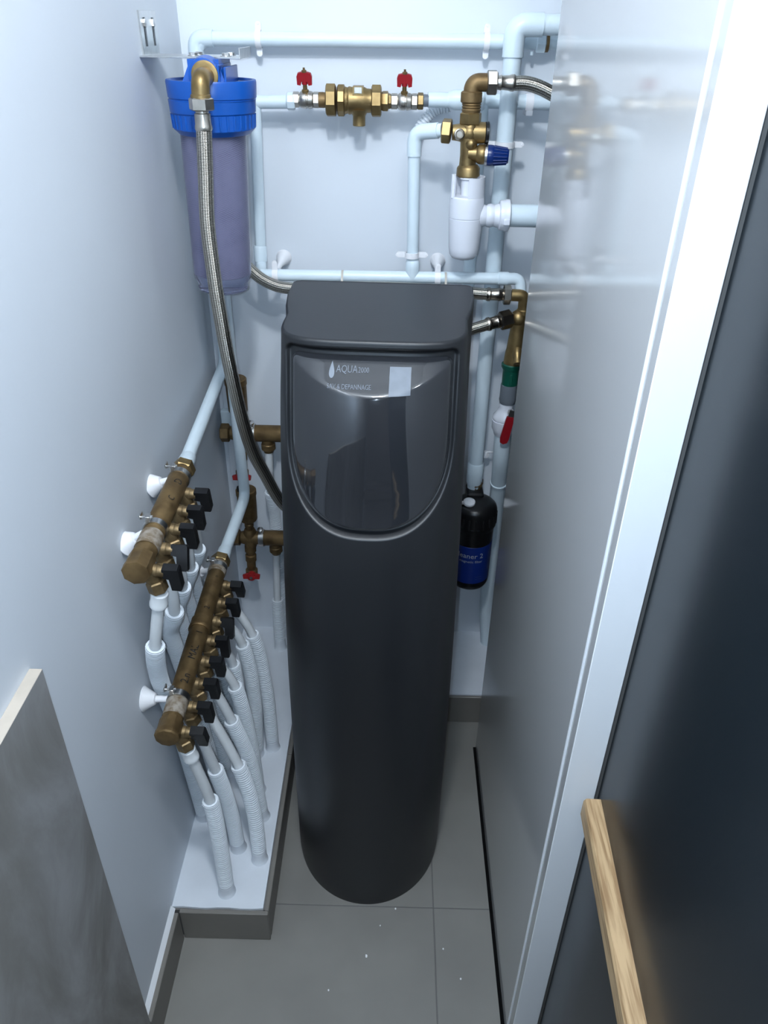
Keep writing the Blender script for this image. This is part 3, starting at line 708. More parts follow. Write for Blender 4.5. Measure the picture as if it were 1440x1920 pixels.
# ------------------------------------------------------------ hoses behind the softener, right hand connection stack
t, q = hose('braided steel hose passing behind the softener top to the right brass elbow', [(-0.3050, 1.50, 1.128), (-0.2810, 1.495, 1.0970), (-0.2480, 1.490, 1.0730), (-0.2020, 1.487, 1.0620), (-0.1030, 1.485, 1.0665), (0.0205, 1.485, 1.0670), (0.1240, 1.487, 1.0610), (0.1830, 1.490, 1.0570)], 0.0112, None)
part('crimp_sleeve', B().lathe((0.1780, 1.490, 1.0570), (1, 0, 0), [(0, 0.0118), (0.003, 0.0132), (0.007, 0.0132), (0.009, 0.0115), (0.022, 0.0118), (0.024, 0.0128), (0.030, 0.0115), (0.034, 0.0105)], 24), NICKELD, t)
part('swivel_nut', B().hex((0.2110, 1.490, 1.0568), (1, 0, 0), 0.0185, 0.0150, 0.25), NICKELD, t)
t, q = hose('short braided steel hose entering the right brass stack below the first', [(0.060, 1.440, 0.955), (0.110, 1.450, 0.982), (0.150, 1.458, 0.9965), (0.184, 1.4650, 1.0060)], 0.0112, None)
dv = (V((0.2420, 1.484, 1.016)) - V((0.178, 1.463, 1.005))).normalized()
part('crimp_sleeve', B().lathe((0.180, 1.4637, 1.0053), dv, [(0, 0.0118), (0.003, 0.0134), (0.007, 0.0134), (0.009, 0.0118), (0.020, 0.0120), (0.022, 0.0130), (0.028, 0.0118)], 24), NICKELD, t)
part('swivel_nut', B().hex(V((0.180, 1.4637, 1.0053)) + dv*0.028, dv, 0.0180, 0.0260, 0.25), NICKELD, t)

RX, RY = 0.2440, 1.490
t = thing('connection_stack', 'brass and green fitting stack on the pipe beside the glossy panel', 'fitting', (RX, RY, 0.83))
part('elbow', B().tube(fillet([(0.2250, RY, 1.0565), (0.2530, RY, 1.0560), (0.2540, RY, 1.0150)], 0.012, 8), 0.0115, 22).lathe((0.2540, RY, 1.030), (0, 0, -1), [(0, 0.0115), (0.002, 0.0135), (0.010, 0.0135)], 22), BRASS, t)
part('brass_body', B().lathe((0.2480, RY, 1.022), (-0.04, 0, -1), [(0, 0.0120), (0.006, 0.0150), (0.012, 0.0155), (0.020, 0.0142), (0.038, 0.0150), (0.060, 0.0162), (0.075, 0.0168), (0.082, 0.0180), (0.106, 0.0190)], 24).ball((0.2450, RY-0.002, 1.012), 0.0165, 14), BRASS, t)
part('drain_cock', B().lathe((0.2480, RY-0.012, 0.952), (0.0, -0.7, -0.7), [(0, 0.0085), (0.008, 0.0100), (0.014, 0.0095), (0.020, 0.0070), (0.026, 0.0078), (0.032, 0.0078), (0.033, 0.004)], 16), BRASS, t)
part('green_union', B().lathe((0.2420, RY, 0.918), (0, 0, -1), [(0, 0.0185), (0.002, 0.0205), (0.008, 0.0205), (0.014, 0.0170), (0.016, 0.0165), (0.047, 0.0165)], 16), GREEN, t)
part('green_rib', B().cbox((0.2390, RY-0.0185, 0.874), (0.2440, RY-0.0155, 0.898), 0.0006), GREEN, t)
part('grey_union', B().lathe((0.2415, RY, 0.8715), (0, 0, -1), [(0, 0.0168), (0.003, 0.0172), (0.030, 0.0172), (0.034, 0.0178), (0.042, 0.0160)], 24), GREY, t)
t = thing('isolating_valve', 'white isolating valve with a red lever below the green fitting', 'valve', (0.239, RY, 0.74))
part('valve_body', B().lathe((0.2400, RY, 0.832), (0, 0, -1), [(0, 0.0130), (0.006, 0.0150), (0.012, 0.0140), (0.022, 0.0185), (0.032, 0.0255), (0.038, 0.0262), (0.0385, 0.0245), (0.0410, 0.0245), (0.0415, 0.0268), (0.060, 0.0262), (0.070, 0.0215), (0.076, 0.0195)], 30), PVC, t)
part('stem_nut', B().hex((0.2465, RY-0.020, 0.8180), (0, -1, 0.15), 0.0060, 0.012, 0.2), NICKEL, t)
lev = B(); P = [(-0.0075, 0.004), (0.0075, 0.004), (0.0085, -0.004), (0.0095, -0.050), (0.0075, -0.060), (0, -0.064), (-0.0075, -0.060), (-0.0095, -0.050), (-0.0085, -0.004)]
lev.slab(P[::-1], (0.2460, RY-0.033, 0.8085), (1, 0, -0.13), (0.13, -0.12, 1), 0.0045)
part('lever', lev, RED, t, 'red lever')
part('lever_plate', B().slab([(-0.006, 0), (0.006, 0), (0.006, 0.016), (-0.006, 0.016)], (0.2468, RY-0.0335, 0.8120), (1, 0, -0.13), (0.13, -0.12, 1), 0.0025), STEEL, t)
t = thing('water_pipe', 'white pipe below the red lever bending towards the right corner', 'pipe', (0.2420, RY, 0.09), 'white painted water pipes')
part('tube', B().tube(smooth([(0.2395, RY, 0.760), (0.2430, RY+0.010, 0.690), (0.2490, RY+0.042, 0.605), (0.2550, RY+0.078, 0.470), (0.2570, RY+0.084, 0.280), (0.2600, RY+0.084, 0.200), (0.2710, RY+0.080, 0.090)], 0.012), 0.0180, 24), PIPE, t)
part('ring', B().lathe((0.2484, RY+0.038, 0.615), (0.05, 0.38, -1), [(0, 0.0182), (0.001, 0.0196), (0.006, 0.0196), (0.007, 0.0182)], 26), PIPE, t)
b = B(); b.lathe((0.2200, 1.590, 0.655), (0, -1, 0), [(0, 0.008), (0.010, 0.0080), (0.011, 0.005)], 14); b.tube(fillet([(0.221, 1.58, 0.655), (0.221, 1.58, 0.664), (0.236, 1.58, 0.664)], 0.006), 0.0025, 8)
single('pipe_hook', b, CLIPM, 'small white hook on the wall between the two lower right pipes', 'hook')

# ------------------------------------------------------------ magnetic filter
FX, FY = 0.1965, 1.502
t = thing('magnetic_filter', 'black magnetic filter canister with a navy label beside the softener', 'filter', (FX, FY, 0.348))
part('neck_union', B().lathe((FX, FY+0.045, 0.612), (0, 0, -1), [(0, 0.0150), (0.002, 0.0185), (0.014, 0.0190), (0.016, 0.0175), (0.030, 0.0175)], 8), BRASSD, t)
part('neck', B().cbox((FX-0.019, FY+0.010, 0.545), (FX+0.019, FY+0.064, 0.590), 0.004), BLACK, t)
part('cap', B().lathe((FX, FY, 0.582), (0, 0, -1), [(0, 0.0), (0.0008, 0.030), (0.005, 0.041), (0.012, 0.0480), (0.020, 0.0505), (0.052, 0.0512), (0.060, 0.0505), (0.066, 0.0475), (0.072, 0.0465), (0.108, 0.0460)], 40), BLACK, t)
cn = B()
for k in range(20):
    a = 2*PI*k/20; cn.lathe((FX + 0.0495*math.cos(a), FY + 0.0495*math.sin(a), 0.556), (0, 0, -1), [(0, 0.001), (0.003, 0.0030), (0.026, 0.0030), (0.030, 0.001)], 6)
part('grip_ribs', cn, BLACK, t)
part('label_band', B().lathe((FX, FY, 0.4780), (0, 0, -1), [(0, 0.0462), (0.0005, 0.0466), (0.104, 0.0458), (0.1045, 0.0450)], 48), BLUEL, t)
part('base_ring', B().lathe((FX, FY, 0.3750), (0, 0, -1), [(0, 0.0455), (0.002, 0.0462), (0.014, 0.0450), (0.022, 0.0410), (0.026, 0.032), (0.0265, 0)], 40), BLACK, t)
part('bleed_valve', B().lathe((FX-0.017, FY-0.017, 0.5740), (0, -0.2, 1), [(0, 0.0120), (0.004, 0.0120), (0.005, 0.0095), (0.009, 0.0095), (0.010, 0.0135), (0.015, 0.0135), (0.018, 0.0090), (0.0185, 0.004), (0.016, 0.003), (0.016, 0)], 22), CLIPM, t)
part('tag', B().cbox((FX-0.044, FY-0.024, 0.5820), (FX-0.028, FY-0.014, 0.5870), 0.001), CLIPM, t)
def wrap_text(b, s, size, c, r, z, a0, off=0.0005, axis='z'):
    vs2, fs2 = text2d(s, size); out = []
    for x, y in vs2:
        a = a0 + x/(r+off); out.append((c[0] + (r+off)*math.sin(a), c[1] - (r+off)*math.cos(a), z + y))
    b.add(out, fs2)
b = B(); wrap_text(b, 'Cleaner 2', 0.0190, (FX, FY), 0.0466, 0.4540, -0.28); wrap_text(b, '22mm magnetic filter', 0.0098, (FX, FY), 0.0465, 0.4385, -0.40)
part('lettering', b, PRINT, t)
b = B(); wrap_text(b, '-----------', 0.0050, (FX, FY), 0.0461, 0.3940, 0.38); wrap_text(b, '---- -------', 0.0050, (FX, FY), 0.0461, 0.3875, 0.38)
part('small_lettering', b, PRINTDIM, t)
b = B()
for z0, z1, a0, a1 in ((0.408, 0.462, 0.93, 0.95), (0.408, 0.462, 1.20, 1.22), (0.408, 0.4095, 0.93, 1.22), (0.4605, 0.462, 0.93, 1.22)):
    A = np.linspace(a0, a1, 8); vs = [(FX + 0.0470*math.sin(a), FY - 0.0470*math.cos(a), z) for z in (z0, z1) for a in A]
    b.add(vs, [(k, k+1, 9+k, 8+k) for k in range(7)])
part('printed_frame', b, PRINTDIM, t)
b = B(); wrap_text(b, '----  -----', 0.0060, (FX, FY), 0.0506, 0.5300, -0.05, 0.0008); part('cap_lettering', b, PRINTDIM, t)

# ------------------------------------------------------------ blue cartridge filter on its bracket
CX, CY = -0.2940, 1.370
t = thing('cartridge_filter', 'blue capped water filter with a violet translucent bowl', 'filter', (CX-0.008, CY, 1.096))
part('cap', B().lathe((CX, CY, 1.4180), (0, 0, -1), [(0, 0.0), (0.0005, 0.062), (-0.003, 0.0640), (-0.003, 0.0690), (0.000, 0.0700), (0.021, 0.0690), (0.0225, 0.0675), (0.0235, 0.0675), (0.024, 0.0684)], 56, cap=False), BLUE, t)
part('lock_ring', B().lathe((CX-0.001, CY, 1.3945), (0, 0, -1), [(0, 0.0670), (0.001, 0.0682), (0.018, 0.0672), (0.020, 0.0655), (0.042, 0.0645), (0.050, 0.0560), (0.0505, 0.0500)], 56), BLUE, t)
rb = B()
for k in range(36):
    a = 2*PI*k/36; d_ = V((math.cos(a), math.sin(a), 0)); rb.tube([V((CX-0.001, CY, 1.3740)) + d_*0.0652, V((CX-0.001, CY, 1.3540)) + d_*0.0640], 0.0022, 6)
part('grip_ribs', rb, BLUE, t)
bs = B(); T0 = [(-0.034, -0.052), (0.034, -0.052), (0.034, 0.050), (-0.034, 0.050)]; T1 = [(-0.0235, -0.046), (0.0235, -0.046), (0.0235, 0.044), (-0.0235, 0.044)]
bs.add([(CX+x, CY+y, 1.417) for x, y in T0] + [(CX+x*1.0, CY+y, 1.440) for x, y in T1] + [(CX+x, CY+y, 1.4495) for x, y in T1],
       [(3,2,1,0),(8,9,10,11)] + [(k*4+i, k*4+(i+1) % 4, k*4+4+(i+1) % 4, k*4+4+i) for k in range(2) for i in range(4)])
for dx in (-0.004, 0.010, 0.020): bs.cbox((CX+dx+0.012, CY-0.058, 1.417), (CX+dx+0.0155, CY+0.04, 1.4460 - dx*0.3), 0.0008)
bs.lathe((CX+0.002, CY-0.035, 1.4290), (0, -1, 0), [(0, 0.0260), (0.022, 0.0230), (0.023, 0.0195)], 28)
part('boss', bs, BLUE, t)
part('bowl', B().lathe((CX-0.004, CY, 1.3500), (-0.030, 0, -1), [(0, 0.0525), (0.228, 0.0500), (0.236, 0.0485), (0.242, 0.0440), (0.250, 0.0420), (0.2505, 0.0440), (0.2545, 0.0430), (0.258, 0.036), (0.2585, 0)], 48), BOWL, t, 'violet translucent bowl')
part('cartridge', B().lathe((CX-0.004, CY, 1.3480), (-0.030, 0, -1), [(0, 0.0470), (0.226, 0.0455), (0.228, 0.040)], 40), WOUND, t, 'wound filter cartridge inside the bowl')
part('inlet_flange', B().lathe((CX+0.004, CY-0.057, 1.4290), (0, -1, 0), [(0, 0.0200), (0.004, 0.0200), (0.005, 0.0165)], 28), BRASS, t)
t = thing('brass_elbow', 'brass elbow turning down from the blue filter cap', 'fitting', (CX+0.006, CY-0.095, 1.40))
part('bend', B().tube(fillet([(CX+0.005, CY-0.058, 1.4275), (CX+0.006, CY-0.100, 1.4270), (CX+0.004, CY-0.100, 1.4010)], 0.018, 10), 0.0135, 24), BRASS, t)
part('collar', B().lathe((CX+0.004, CY-0.100, 1.4075), (0, 0, -1), [(0, 0.0135), (0.001, 0.0148), (0.005, 0.0148)], 24), BRASS, t)

# bracket
t = thing('filter_bracket', 'steel angle bracket screwed to the left wall above the blue filter', 'bracket', (XL, 1.40, 1.45))
part('wall_plate', B().cbox((XL, 1.362, 1.4515), (XL+0.0025, 1.455, 1.5100), 0.0004), STEEL, t)
part('arm', B().cbox((XL, 1.345, 1.4495), (-0.2430, 1.440, 1.4520), 0.0004).cbox((-0.2430, 1.345, 1.4495), (-0.2410, 1.440, 1.4640), 0.0004), STEEL, t)
for y in (1.385, 1.432):
    b = B(); b.slab([(-0.0035, -0.020), (0.0035, -0.020), (0.0045, 0.018), (-0.0045, 0.018)], (XL+0.0028, y, 1.483), (0, 1, 0), (0, 0, 1), 0.0010); part('slot', b, BLACK, t)
    part('screw', B().lathe((XL+0.002, y, 1.494), (1, 0, 0), [(0, 0.0065), (0.003, 0.0062), (0.0045, 0.0035)], 8), STEEL, t)
for k, (x, y) in enumerate(((-0.318, 1.372), (-0.268, 1.372), (-0.318, 1.410), (-0.268, 1.410))):
    o = part('bolt', B().hex((x, y, 1.4520), (0, 0, 1), 0.0062, 0.0045, k*0.4), STEEL, t)
    part('washer', B().lathe((x, y, 1.4519), (0, 0, 1), [(0, 0.0088), (0.001, 0.0088)], 16), STEEL, o)

# hose from the elbow down behind the softener
hx, hy = CX+0.004, CY-0.100
t, q = hose('long braided steel hose hanging from blue filter and curving behind the softener', [(hx, hy, 1.362), (hx-0.004, hy-0.002, 1.300), (hx-0.008, hy-0.006, 1.230), (hx-0.006, hy-0.010, 1.165), (hx-0.002, hy-0.014, 1.100), (hx+0.008, hy-0.016, 0.985), (hx+0.024, hy, 0.845), (hx+0.044, hy+0.032, 0.752), (hx+0.074, hy+0.074, 0.652), (-0.150, 1.40, 0.565)], 0.0118, None)
part('swivel_nut', B().hex((hx, hy, 1.4030), (0, 0, -1), 0.0185, 0.0170, 0.0), NICKEL, t)
part('crimp_sleeve', B().lathe((hx, hy, 1.3860), (0, 0, -1), [(0, 0.0095), (0.003, 0.0100), (0.004, 0.0118), (0.018, 0.0122), (0.020, 0.0128), (0.024, 0.0132), (0.027, 0.0118)], 24), NICKEL, t)

# ------------------------------------------------------------ floor heating manifolds on the left wall
def lever_valve(root, x, y, z, lean, name_mat, tilt=0.0):
    """one port: brass valve body under the rail, hub to the right, black lever"""
    vb = B()
    vb.lathe((x+0.006, y, z-0.004), (0.35, 0, -1), [(0, 0.0115), (0.012, 0.0125), (0.022, 0.0118), (0.030, 0.0105)], 16)
    vb.lathe((x+0.010, y, z-0.012), (1, 0, -0.10), [(0, 0.0100), (0.012, 0.0100), (0.014, 0.0085), (0.022, 0.0080)], 16)
    o = part('port_valve', vb, BRASSM, root)
    part('port_nut', B().hex((x+0.0165, y, z-0.030), (0.20, 0.05*lean, -1), 0.0142, 0.019, 0.3 + y*9), BRASSM, o)
    lb = B(); cx_ = x+0.0300; cz_ = z-0.0135
    lb.lathe((cx_, y, cz_), (1, 0, -0.1), [(0, 0.0072), (0.007, 0.0076), (0.008, 0.0066)], 12)
    ca, sa = math.cos(tilt), math.sin(tilt)
    ay = V((0, -sa, ca)); ax = V((1, 0, -0.06)).normalized()
    P = [(-0.001, 0.0080), (0.0205, 0.0085), (0.0225, 0.0060), (0.0235, -0.0270), (0.0215, -0.0300), (0.0085, -0.0300), (0.0070, -0.0095), (-0.001, -0.0080)]
    lb.slab(P[::-1], V((cx_+0.0010, y, cz_)), ax, ay, 0.0145)
    part('lever', lb, BLACK, o, 'black plastic lever')
    return (x+0.0200, y, z-0.050)
def rail_text(b, s, size, x, z, r, y, ang):
    """marker writing: reads along +Y on a rail of radius r; ang = angle from straight up towards +X"""
    vs2, fs2 = text2d(s, size); out = []
    for u, v in vs2:
        a = ang - v/r; out.append((x + (r+0.0010)*math.sin(a), y + u, z + (r+0.0010)*math.cos(a)))
    b.add(out, fs2)
def clamp(root, x, y, z, r):
    b = B(); b.lathe((x, y-0.006, z), (0, 1, 0), [(0, r), (0, r+0.0018), (0.012, r+0.0018), (0.012, r)], 26, cap=False)
    o = part('clamp', b, STEEL, root, 'galvanised clamp ring')
    wb = B(); wb.cbox((x-0.011, y-0.006, z+r-0.001), (x-0.004, y+0.006, z+r+0.009), 0.0006); wb.lathe((x-0.020, y, z+r+0.005), (1, 0, 0.1), [(0, 0.0035), (0.003, 0.0035), (0.0035, 0.0020), (0.020, 0.0020)], 10)
    wb.slab([(-0.006, -0.001), (0.006, -0.001), (0.007, 0.005), (-0.007, 0.005)], (x-0.018, y, z+r+0.006), (0, 1, 0), (0, 0, 1), 0.002)
    part('wing_bolt', wb, STEEL, o)

# upper manifold
M1X, M1Z, M1R = -0.345, 0.866, 0.0165
t = thing('heating_manifold', 'upper aged brass manifold with five black levers on the left wall', 'manifold', (M1X, 0.98, M1Z), 'brass heating manifolds')
part('rail', B().lathe((M1X, 0.868, M1Z-0.004), (0, 1, 0.025), [(0, M1R), (0.070, M1R), (0.072, M1R*1.04), (0.205, M1R*1.04), (0.207, M1R), (0.240, M1R)], 30), BRASSD, t)
part('scaled_sleeve', B().lathe((M1X, 0.885, M1Z-0.0035), (0, 1, 0.025), [(0, M1R+0.0008), (0.032, M1R+0.0010), (0.035, M1R)], 30, cap=False), LIME, t)
part('end_cap', B().lathe((M1X, 0.832, M1Z-0.005), (0, 1, 0.025), [(0, 0.0160), (0.001, 0.0195), (0.014, 0.0200), (0.016, 0.0190), (0.036, 0.0192), (0.037, 0.0172)], 8, 0.25), BRASSD, t)
part('feed_nut', B().hex((M1X, 1.100, M1Z+0.002), (0, 1, 0.01), 0.0195, 0.020, 0.3), BRASS, t)
clamp(t, M1X, 0.935, M1Z-0.002, M1R); clamp(t, M1X, 1.082, M1Z+0.001, M1R)
b = B(); rail_text(b, 'D', 0.017, M1X, M1Z, M1R*1.04, 1.048, 0.55); rail_text(b, 'C', 0.014, M1X, M1Z, M1R*1.04, 0.999, 0.62); part('marker_writing', b, INK, t)
ports1 = [lever_valve(t, M1X, 0.856 + 0.050*k, M1Z - 0.004 + 0.0012*k, -1, BRASS, (0.10, -0.55, 0.05, 0.05, 0.15)[k]) for k in range(5)]

# lower manifold
M2X, M2Z, M2R = -0.337, 0.572, 0.0165
t = thing('heating_manifold', 'lower long aged brass manifold with eight black levers on left wall', 'manifold', (M2X, 1.03, M2Z), 'brass heating manifolds')
part('rail', B().lathe((M2X, 0.838, M2Z-0.008), (0, 1, 0.055), [(0, M2R), (0.212, M2R*1.02), (0.214, M2R)], 30), BRASSD, t)
part('rail', B().lathe((M2X, 1.060, M2Z+0.004), (0, 1, 0.055), [(0, M2R), (0.002, M2R*1.02), (0.170, M2R)], 30), BRASSD, t)
part('coupling', B().lathe((M2X, 1.040, M2Z+0.003), (0, 1, 0.055), [(0, 0.0185), (0.002, 0.0198), (0.006, 0.0198), (0.007, 0.0190), (0.026, 0.0190), (0.027, 0.0175)], 26), BRASSD, t)
part('scaled_sleeve', B().lathe((M2X, 0.846, M2Z-0.0075), (0, 1, 0.055), [(0, M2R+0.0008), (0.030, M2R+0.0010), (0.033, M2R)], 30, cap=False), LIME, t)
part('scaled_sleeve', B().lathe((M2X, 1.196, M2Z+0.0115), (0, 1, 0.055), [(0, M2R), (0.003, M2R+0.0010), (0.028, M2R+0.0008)], 30, cap=False), LIME, t)
part('end_cap', B().lathe((M2X, 0.806, M2Z-0.010), (0, 1, 0.055), [(0, 0.0145), (0.0008, 0.0180), (0.003, 0.0200), (0.012, 0.0200), (0.014, 0.0188), (0.034, 0.0190), (0.035, 0.0172)], 10, 0.25), BRASSD, t)
part('feed_nut', B().hex((M2X, 1.228, M2Z+0.013), (0, 1, 0.05), 0.0195, 0.020, 0.3), BRASS, t)
clamp(t, M2X, 0.884, M2Z-0.005, M2R); clamp(t, M2X, 1.213, M2Z+0.012, M2R)
b = B()
for s_, sz, y in (('2.n', 0.018, 0.915), ('MAL', 0.018, 0.975), ('I', 0.016, 1.022), ('2', 0.014, 1.085), ('n', 0.010, 1.172)): rail_text(b, s_, sz, M2X, M2Z + (y-0.98)*0.055, M2R*1.02, y, 0.42)
part('marker_writing', b, INK, t)
TL = (0.25, 0.10, 0.10, 0.10, -0.1, -0.5, 0.15, 0.35)
ports2 = [lever_valve(t, M2X, 0.832 + 0.0500*k, M2Z - 0.010 + 0.0028*k, -1, BRASS, TL[k]) for k in range(8)]

# conical wall stand-offs of the manifolds
def cone(y, z, tip, label):
    t = thing('manifold_standoff', label, 'standoff', (XL, y, z), 'white conical manifold standoffs')
    b = B(); wall = V((XL, y, z)); ax = V(tip) - wall; L = ax.length
    b.lathe(wall, ax, [(0, 0.0205), (0.0015, 0.0210), (0.003, 0.0195), (0.020, 0.0095), (0.021, 0.0060)], 30); part('cone', b, CLIPM, t)
    part('stud', B().lathe(wall + ax.normalized()*0.019, ax, [(0, 0.0058), (L-0.021, 0.0055)], 14), CLIPM, t)
cone(1.082, 0.852, (M1X-0.015, 1.082, 0.864), 'white cone standoff behind the far end of upper manifold')
cone(0.935, 0.838, (M1X-0.015, 0.935, 0.860), 'white cone standoff behind the near end of upper manifold')
cone(0.884, 0.566, (M2X-0.015, 0.884, 0.567), 'white cone standoff behind the near end of lower manifold')
cone(1.252, 0.545, (M2X-0.010, 1.225, 0.575), 'white cone standoff behind the far end of lower manifold')

# heating pipes and their ribbed sleeves down to the ledge
def heat_pipe(start, mids, top, low, end, label, couple=False, group='white heating pipes in ribbed sleeves', sr=0.0132):
    start = V(start); end = V(end); top = V(top)
    q = smooth([start] + [V(m_) for m_ in mids] + [top] + [V(m_) for m_ in low] + [end], 0.004)
    i = min(range(len(q)), key=lambda k: (q[k] - top).length)
    t = thing('heating_pipe', label, 'pipe', tuple(end), group)
    part('tube', B().tube(q[:i+6], 0.0090, 16), PIPE2, t)
    sb = B(); sl = q[i:]
    corrugated(sb, sl[:-6], sr)
    s_ = part('ribbed_sleeve', sb, SLEEVE, t)
    d0 = (q[i+2] - q[i]).normalized()
    rim = B(); rim.lathe(q[i] - d0*0.003, d0, [(0, sr-0.0028), (0, sr+0.0004), (0.005, sr+0.0012), (0.005, sr-0.0028), (0, sr-0.0028)], 20, cap=False); part('rim', rim, SLEEVE, s_)
    part('paint_skirt', B().tube([sl[-8], sl[-4], sl[-2], end - V((0, 0, 0.002))], [sr+0.0010, sr+0.0018, sr+0.0026, sr+0.0060], 18), LEDGEM, t)
    if couple:
        d1 = (q[4] - q[0]).normalized()
        part('coupling', B().lathe(q[0] + d1*0.001, d1, [(0, 0.0110), (0.002, 0.0125), (0.018, 0.0122), (0.020, 0.0132), (0.026, 0.0128), (0.027, 0.0095)], 20), PIPE2, t)
Z0 = 0.0885
names1 = ('front', 'second', 'third', 'fourth', 'rearmost')
tops1 = [(-0.3500, 0.864, 0.698), (-0.3340, 0.926, 0.716), (-0.3340, 0.980, 0.722), (-0.3340, 1.035, 0.722), (-0.3340, 1.090, 0.72)]
low1 = [(-0.3680, 0.899, 0.612), (-0.3740, 0.925, 0.540), (-0.3740, 0.962, 0.400), (-0.3750, 0.992, 0.220)]
for k in range(5):
    if k == 0: low, E_ = low1, (-0.3750, 1.010, Z0)
    else:
        y0 = tops1[k][1]
        low = [(-0.3670, y0+0.055, 0.628), (-0.3745, y0+0.095, 0.530), (-0.3680, y0+0.125, 0.360)]; E_ = (-0.3500, y0+0.140, Z0)
    heat_pipe(ports1[k], [], tops1[k], low, E_, f'{names1[k]} sleeved white pipe hanging from the upper manifold', k == 0, 'sleeved pipes of the upper manifold', 0.0134 if k < 2 else 0.0130)
names2 = ('frontmost', 'second', 'third', 'fourth', 'fifth', 'sixth', 'seventh', 'rearmost')
tops2 = [(-0.2985, 0.846, 0.3600), (-0.3010, 0.905, 0.3700), (-0.2670, 0.935, 0.3430), (-0.2860, 0.995, 0.3960), (-0.2850, 1.045, 0.4310), (-0.2990, 1.096, 0.440), (-0.2875, 1.145, 0.4475), (-0.2760, 1.192, 0.4310)]
low2 = [[(-0.2960, 0.850, 0.222)], [(-0.2930, 0.928, 0.230)], [(-0.2480, 0.930, 0.215)], [(-0.2640, 1.012, 0.250)], [(-0.2740, 1.066, 0.260)], [(-0.3000, 1.112, 0.26)], [(-0.2790, 1.162, 0.290)], [(-0.2600, 1.200, 0.270)]]
ends2 = [(-0.2960, 0.847, Z0), (-0.2905, 0.940, Z0), (-0.2440, 0.917, Z0), (-0.2540, 1.014, Z0), (-0.2720, 1.080, Z0), (-0.3060, 1.118, Z0), (-0.2900, 1.176, Z0), (-0.2570, 1.196, Z0)]
for k in range(8):
    heat_pipe(ports2[k], [], tops2[k], low2[k], ends2[k], f'{names2[k]} sleeved white pipe under the lower manifold', k == 0, 'sleeved pipes of the lower manifold')

# ------------------------------------------------------------ back wall manifolds with air vents (behind the softener)
def back_manifold(z, label, vent_h, red_label, x0=-0.380, xr=0.05):
    y = 1.548
    t = thing('vented_manifold', label, 'manifold', (-0.34, y, z-0.12), 'brass vented manifolds on the back wall')
    part('rail', B().lathe((-0.312, y, z), (1, 0, 0), [(0, 0.0170), (0.004, 0.0190), (xr+0.312, 0.0190)], 28), BRASSD, t)
    part('cross', B().lathe((-0.362, y, z), (1, 0, 0), [(0, 0.0150), (0.006, 0.0165), (0.046, 0.0165)], 24).lathe((-0.340, y, z-0.026), (0, 0, 1), [(0, 0.0130), (0.010, 0.0160), (0.042, 0.0160), (0.052, 0.0120)], 24), BRASSD, t)
    part('end_nut', B().hex((x0-0.004, y, z), (1, 0, 0), 0.0210, 0.020, 0.2), BRASSD, t)
    c = B(); c.lathe((-0.318, y, z), (1, 0, 0), [(0, 0.0195), (0, 0.0215), (0.012, 0.0215), (0.012, 0.0195)], 24, cap=False)
    o = part('clamp', c, STEEL, t, 'galvanised clamp ring')
    part('wing_bolt', B().lathe((-0.312, y-0.006, z+0.018), (0, -0.3, 1), [(0, 0.0040), (0.010, 0.0040), (0.011, 0.0070), (0.015, 0.0072), (0.017, 0.0030)], 12), STEEL, o)
    v = part('air_vent', B().lathe((-0.340, y, z+0.020), (0, 0, 1), [(0, 0.0090), (0.012, 0.0085), (0.014, 0.0110), (0.020, 0.0110), (0.022, 0.0095), (0.030, 0.0100), (0.032, 0.0190), (0.036, 0.0210), (vent_h-0.016, 0.0225), (vent_h-0.014, 0.0240), (vent_h-0.002, 0.0240), (vent_h, 0.0220), (vent_h+0.001, 0)], 28), BRASSD, t)
    part('vent_cap', B().lathe((-0.354, y-0.008, z+0.020+vent_h), (0, 0, 1), [(0, 0.0055), (0.010, 0.0055), (0.012, 0.0035)], 12), BLACK, v)
    d = part('drain_tap', B().lathe((-0.342, y, z-0.020), (-0.03, 0, -1), [(0, 0.0125), (0.004, 0.0140), (0.020, 0.0140), (0.022, 0.0105), (0.030, 0.0100), (0.032, 0.0135), (0.048, 0.0135), (0.050, 0.0110), (0.075, 0.0110), (0.078, 0.0150), (0.098, 0.0150), (0.100, 0.0110)], 18), BRASSD, t)
    hb = B(); hb.slab([(-0.020, -0.006), (0.020, -0.006), (0.0215, 0.004), (0.012, 0.007), (-0.012, 0.007), (-0.0215, 0.004)], (-0.342, y-0.020, z-0.104), (1, 0, 0), (0, 0.25, 1), 0.008); hb.lathe((-0.342, y-0.012, z-0.104), (0, -1, 0), [(0, 0.0105), (0.014, 0.0100), (0.015, 0.0060)], 18)
    part('tap_handle', hb, REDD, d, red_label)
    part('handle_screw', B().lathe((-0.342, y-0.026, z-0.104), (0, -1, 0), [(0, 0.0042), (0.002, 0.0038), (0.0022, 0)], 10), STEEL, d)
    ps = []
    for k in range(5):
        x = -0.279 + 0.055*k
        part('port', B().lathe((x, y, z-0.014), (0, 0, -1), [(0, 0.0145), (0.010, 0.0145), (0.012, 0.0160), (0.024, 0.0160), (0.028, 0.0120), (0.032, 0.0110)], 18), BRASSD, t)
        ps.append((x, y, z-0.045))
    return ps
pu = back_manifold(0.716, 'upper brass manifold with air vent on back wall left of softener', 0.112, 'red tap handle')
pl = back_manifold(0.431, 'lower brass manifold with air vent on back wall left of softener', 0.118, 'red tap handle')
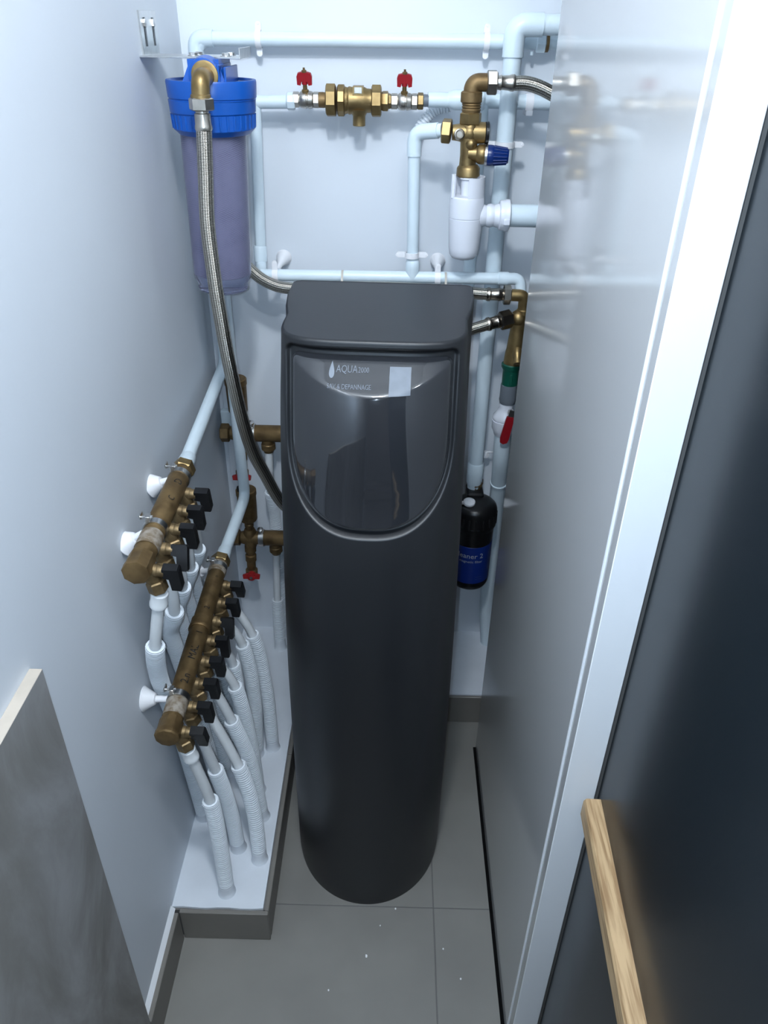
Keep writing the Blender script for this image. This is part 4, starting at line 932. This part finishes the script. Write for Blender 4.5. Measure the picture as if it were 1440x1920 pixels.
for k in range(1):
    heat_pipe(pu[k], [], (pu[k][0]-0.004, 1.556, 0.555), [(pu[k][0]-0.004, 1.587, 0.470), (pu[k][0]-0.004, 1.587, 0.400), (pu[k][0]-0.004, 1.584, 0.250)], (pu[k][0]-0.006, 1.580, Z0), 'sleeved white pipe from the upper back manifold down to the ledge', False, 'sleeved pipes of the back manifolds')
    heat_pipe(pl[k], [], (pl[k][0]-0.006, 1.546, 0.235), [(pl[k][0]-0.006, 1.540, 0.160)], (pl[k][0]-0.004, 1.530, Z0), 'sleeved white pipe from the lower back manifold down to the ledge', False, 'sleeved pipes of the back manifolds')
# painted angle bracket of these manifolds in the corner
t = thing('manifold_bracket', 'white painted angle bracket with dark slots in the back left corner', 'bracket', (-0.372, 1.60, 0.56))
part('rail', B().cbox((-0.3800, 1.585, 0.580), (-0.3560, 1.6098, 0.860), 0.001), WALL, t)
part('foot', B().cbox((-0.3850, 1.566, 0.690), (-0.3620, 1.585, 0.760), 0.002), PIPE, t)
part('slot', B().box((-0.3660, 1.5840, 0.765), (-0.3580, 1.5852, 0.850)), BLACK, t)
part('slot', B().box((-0.3660, 1.5840, 0.655), (-0.3600, 1.5852, 0.685)), BLACK, t)

# ------------------------------------------------------------ paint chips on the floor
for x, y, s_, l in ((0.0290, 0.873, 0.0035, 'tiny white paint chip on floor right of softener foot'), (-0.0260, 0.779, 0.0042, 'tiny white paint chip on the tile in front of softener'),
                    (0.1210, 0.796, 0.0030, 'tiny white paint chip just right of the floor joint'), (0.1510, 0.742, 0.0030, 'tiny white paint chip near the glossy panel foot'),
                    (-0.0930, 0.716, 0.0028, 'tiny white paint chip nearest the ledge corner'), (-0.0010, 0.838, 0.0022, 'smallest white paint chip before the softener')):
    b = B(); n = 6; vs = []
    for z in (0.0002, 0.0012):
        for k in range(n):
            a = 2*PI*k/n; r = s_*(0.6 + 0.5*random.random())*0.6; vs.append((x + r*math.cos(a), y + r*1.3*math.sin(a), z))
    b.add(vs, [tuple(range(n-1, -1, -1)), tuple(range(n, 2*n))] + [(k, (k+1) % n, n+(k+1) % n, n+k) for k in range(n)])
    single('paint_chip', b, CHIP, l, 'paint chip', 'paint chips on the floor')
